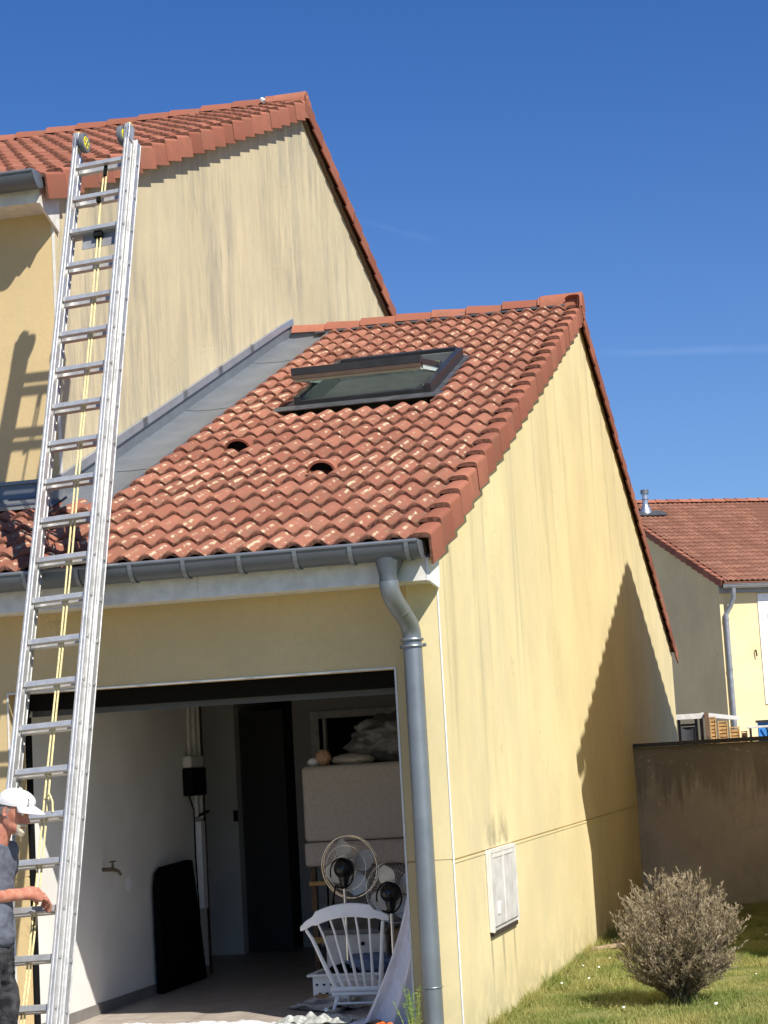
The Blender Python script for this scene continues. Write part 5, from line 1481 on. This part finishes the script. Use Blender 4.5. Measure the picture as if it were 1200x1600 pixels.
bj = {
 'pelvis': (V((-2.22, -1.74, .88)), .075), 'waist': (V((-2.22, -1.74, 1.02)), .085), 'chest': (V((-2.22, -1.74, 1.20)), .09),
 'neckb': (V((-2.165, -1.74, 1.345)), .065), 'neck': (V((-2.115, -1.74, 1.43)), .052), 'headc': (V((-2.075, -1.74, 1.49)), .055),
 'shR': (V((-2.19, -1.90, 1.29)), .052), 'elR': (V((-2.255, -2.06, 1.050)), .044), 'foR': (V((-2.185, -1.95, 1.055)), .048), 'wrR': (V((-2.076, -1.645, 1.048)), (.030, .036)), 'haR': (V((-2.052, -1.570, 1.048)), (.029, .047)), 'paR': (V((-2.026, -1.490, 1.028)), (.024, .053)),
 'shL': (V((-2.19, -1.58, 1.29)), .052), 'elL': (V((-2.30, -1.50, 1.04)), .038), 'wrL': (V((-2.33, -1.46, .80)), .024), 'haL': (V((-2.33, -1.455, .735)), (.018, .032)),
 'hipR': (V((-2.22, -1.83, .80)), .06), 'knR': (V((-2.20, -1.84, .45)), .05), 'anR': (V((-2.25, -1.84, .06)), .035), 'toR': (V((-2.11, -1.86, .015)), .025),
 'hipL': (V((-2.22, -1.65, .80)), .06), 'knL': (V((-2.19, -1.63, .45)), .05), 'anL': (V((-2.24, -1.62, .06)), .035), 'toL': (V((-2.10, -1.62, .015)), .025),
}
be = [('pelvis', 'waist'), ('waist', 'chest'), ('chest', 'neckb'), ('neckb', 'neck'), ('neck', 'headc'), ('chest', 'shR'), ('shR', 'elR'), ('elR', 'foR'), ('foR', 'wrR'), ('wrR', 'haR'), ('haR', 'paR'),
      ('chest', 'shL'), ('shL', 'elL'), ('elL', 'wrL'), ('wrL', 'haL'), ('pelvis', 'hipR'), ('hipR', 'knR'), ('knR', 'anR'), ('anR', 'toR'), ('pelvis', 'hipL'), ('hipL', 'knL'), ('knL', 'anL'), ('anL', 'toL')]
parts_ = [head_me, ear(1), ear(-1), skinned(bj, be, 'pelvis')]
# fingers of the near (right) hand, curled over the rung
RC = LP(.255, 19 * ds, 0)                       # rung centre under the hand
ax_ = wv.copy(); fwd_ = Vector((.10, 1, 0)).normalized(); dn = Vector((0, 0, -1))
knuck = V((-2.090, -1.335, 1.010)); spread = Vector((.55, .40, -.30)).normalized()
def finger(base, dirs, lens, r0, r1):
    j_ = {'a': (base - dirs[0] * .02, r0 * 1.1), 'b': (base, r0)}; p = base; nm = 'b'; ed = [('a', 'b')]
    for i, (d_, l_) in enumerate(zip(dirs, lens)):
        p = p + d_.normalized() * l_; k_ = 'c%d' % i; j_[k_] = (p, r0 + (r1 - r0) * (i + 1) / len(lens)); ed.append((nm, k_)); nm = k_
    return skinned(j_, ed, 'a', 2)
kn = V((-2.022, -1.462, 1.022)); across = V((.52, -.30, -.36)).normalized()      # from index knuckle (far) to little finger (near)
for i, (o_, sc_) in enumerate(((-.033, .92), (-.011, 1.0), (.011, .96), (.032, .80))):
    bs = kn + across * o_ * 1.22 + V((0, -.010 * abs(i - 1), 0))
    parts_.append(finger(bs, [V((.10, .72, -.62)), V((-.32, .42, -.95)), V((-.50, .05, -.95))], [.054 * sc_, .036 * sc_, .029 * sc_], .0132, .0102))
parts_.append(finger(V((-2.070, -1.520, 1.028)), [V((-.10, .85, -.35)), V((.05, .70, -.65)), V((.05, .4, -.8))], [.036, .034, .022], .0135, .0105))
for i in range(4):
    b_ = V((-2.315 + .0 * i, -1.478 + i * .016, .700))
    parts_.append(finger(b_, [V((.1, 0, -1)), V((.25, 0, -1)), V((.1, 0, -1))], [.036, .026, .02], .0085, .0065))
body = fuse('body', parts_, M['skin'], per, .0036, 1)
# eyes
for sd in (1, -1):
    eb = blob('eye', (0, 0, 0), (.0105, .0105, .0105), simple('eyeball', (.7, .68, .62), .25, bump=0) if sd == 1 else bpy.data.materials['eyeball'], None, amp=0, sub=3)
    eb.data.transform(Matrix.Translation(hw(.070, sd * .031, .009))); attach(eb, per)
    x, y = head_pt(sd * .42, .0)
    br = MB(); br.tube([hw(*head_pt(sd * a, .028, .002), .028 + .004 * math.sin(i)) for i, a in enumerate((.16, .3, .45, .62))], [.003, .0045, .004, .002], 6).build('eyebrow', M['hair'], per, True)
def patch(name, a0, a1, z0, z1, off, mat, na=26, nz=14, jitter=.002, edge=.25):
    mb = MB()
    for j in range(nz + 1):
        for i in range(na + 1):
            u_, v_ = i / na, j / nz; a = a0 + (a1 - a0) * u_; z = z0 + (z1 - z0) * v_
            e = min(1, min(u_, 1 - u_) / edge, min(v_, 1 - v_) / edge)
            x, y = head_pt(a, max(-.118, min(.114, z)), off * e ** .5 - .002 * (1 - e) + random.uniform(-jitter, jitter) * e)
            mb.v.append(tuple(hw(x, y, z - (.010 * e if z < -.1 else 0))))
    for j in range(nz):
        for i in range(na): q = j * (na + 1) + i; mb.f.append((q, q + 1, q + na + 2, q + na + 1)); mb.mi.append(0)
    return mb.build(name, mat, per, True, angle=180)
patch('goatee', -.75, .75, -.118, -.070, .011, M['hair'])
patch('moustache', -.50, .50, -.060, -.042, .009, M['hair'], 24, 6)
patch('side_whisker', -.78, -.40, -.085, -.045, .005, M['hair'], 10, 8); patch('side_whisker', .40, .78, -.085, -.045, .005, M['hair'], 10, 8)
patch('cropped_hair', 1.45, 2 * math.pi - 1.45, -.040, .05, .004, M['hair_side'], 50, 16, .001, .08)
# cap
cp = MB(); NC = 40; NCz = 12
def cap_z(a, t_):      # lower rim slopes down to the back
    lo = .030 + .024 * (math.cos(a) * .5 + .5) - .016 * (.5 - .5 * math.cos(a))
    return lo + (.128 - lo) * t_
for j in range(NCz + 1):
    t_ = j / NCz
    for i in range(NC):
        a = 2 * math.pi * i / NC; z = cap_z(a, t_)
        dome = math.sqrt(max(0, 1 - (t_ ** 2.6)))
        x0_, y0_ = head_pt(a, .045, .009)
        puff = 1 + .05 * math.sin(t_ * 3.0)
        cp.v.append(tuple(hw(x0_ * dome * puff, y0_ * dome * puff, z)))
for j in range(NCz):
    for i in range(NC): cp.f.append((j * NC + i, j * NC + (i + 1) % NC, (j + 1) * NC + (i + 1) % NC, (j + 1) * NC + i)); cp.mi.append(0)
crown = cp.build('cap', M['cap'], per, True, angle=80)
bm_ = MB()
for j in range(9):
    for i in range(17):
        u_ = i / 16 * 2 - 1; v_ = j / 8
        a = u_ * 1.15; x0_, y0_ = head_pt(a, .045, .009)
        ext = .082 * math.cos(u_ * 1.25) ** .7 * v_ if abs(u_) < 1 else 0
        ext = .082 * max(0, math.cos(u_ * 1.45)) ** .6 * v_
        z = cap_z(a, 0) + .002 - .012 * v_ - .010 * u_ * u_ * v_ - .008 * v_ * v_
        bm_.v.append(tuple(hw(x0_ + ext, y0_ * (1 + .06 * v_), z)))
for j in range(8):
    for i in range(16): q = j * 17 + i; bm_.f.append((q, q + 1, q + 18, q + 17)); bm_.mi.append(0)
for a_ in (.0, 1.05, 2.1, 3.14, 4.19, 5.24):
    pts = []
    for j in range(11):
        t_ = j / 11; z = cap_z(a_, t_); dome = math.sqrt(max(0, 1 - t_ ** 2.6)) * (1 + .05 * math.sin(t_ * 3)); x0_, y0_ = head_pt(a_, .045, .0098)
        pts.append(hw(x0_ * dome, y0_ * dome, z))
    q = MB().tube(pts, .0013, 4).build('cap_seam', M['fabric_white'], None, True); q.parent = crown
bb = bm_.build('brim', M['cap'], None, True, angle=180); bb.parent = crown
so_m = bb.modifiers.new('solid', 'SOLIDIFY'); so_m.thickness = .004; so_m.offset = 1
# stitched mark on the cap front, strap at the back
em = MB()
def cappt(a, z, off=.0135):
    x, y = head_pt(a, .045, off); t_ = (z - cap_z(a, 0)) / (.128 - cap_z(a, 0)); dome = math.sqrt(max(0, 1 - t_ ** 2.6)) * (1 + .05 * math.sin(t_ * 3))
    return hw(x * dome, y * dome, z)
for (p0, p1) in (((-.52, .098), (-.45, .090)), ((-.49, .094), (-.46, .070)), ((-.56, .062), (-.40, .060)), ((-.54, .056), (-.48, .055))):
    em.tube([cappt(*p0), cappt(*p1)], .0022, 5)
q = em.build('stitched_mark', simple('charcoal_thread', (.05, .05, .06), .8), None); q.parent = crown
q = MB().tube([cappt(0, .1275, .0)], .01, 6) if False else blob('cap_button', (0, 0, 0), (.008, .008, .005), M['cap'], None, amp=0, sub=2)
q.data.transform(Matrix.Translation(hw(0, 0, .129))); q.parent = crown
# t-shirt and trousers
tj = {
 'hem': (V((-2.215, -1.74, .76)), (.116, .165)), 'hem2': (V((-2.215, -1.74, .83)), (.120, .168)), 'belly': (V((-2.218, -1.74, .97)), (.122, .168)), 'mid': (V((-2.22, -1.74, 1.12)), (.115, .165)), 'top': (V((-2.21, -1.74, 1.27)), (.100, .150)), 'col': (V((-2.168, -1.74, 1.345)), (.068, .075)),
 'sR': (V((-2.19, -1.915, 1.285)), .070), 'cR': (V((-2.235, -2.015, 1.125)), .068), 'sL': (V((-2.19, -1.575, 1.285)), .068), 'cL': (V((-2.215, -1.53, 1.13)), .062)}
te = [('hem', 'hem2'), ('hem2', 'belly'), ('belly', 'mid'), ('mid', 'top'), ('top', 'col'), ('top', 'sR'), ('sR', 'cR'), ('top', 'sL'), ('sL', 'cL')]
fuse('t_shirt', [skinned(tj, te, 'hem', 3)], M['shirt'], per, .007, 1, .010)
pj = {'w': (V((-2.222, -1.74, .88)), (.100, .145)), 'p': (V((-2.222, -1.74, .78)), (.106, .150)), 'hR': (V((-2.222, -1.83, .70)), .090), 'kR': (V((-2.205, -1.84, .44)), .080), 'aR': (V((-2.245, -1.84, .06)), .068), 'hL': (V((-2.222, -1.65, .70)), .090), 'kL': (V((-2.195, -1.63, .44)), .078), 'aL': (V((-2.235, -1.62, .06)), .068)}
pe = [('w', 'p'), ('p', 'hR'), ('hR', 'kR'), ('kR', 'aR'), ('p', 'hL'), ('hL', 'kL'), ('kL', 'aL')]
fuse('trousers', [skinned(pj, pe, 'w', 3)], M['trousers'], per, .007, 1, .014)
for (x_, y_) in ((-2.25, -1.85), (-2.24, -1.62)):
    sj = {'h': (V((x_ - .02, y_, .022)), (.042, .045)), 'm': (V((x_ + .08, y_, .02)), (.040, .047)), 't': (V((x_ + .19, y_, .012)), (.028, .045)), 'a': (V((x_, y_, .09)), .048)}
    fuse('shoe', [skinned(sj, [('h', 'm'), ('m', 't'), ('h', 'a')], 'h', 2)], M['timber_dark'], per, .006, 1)
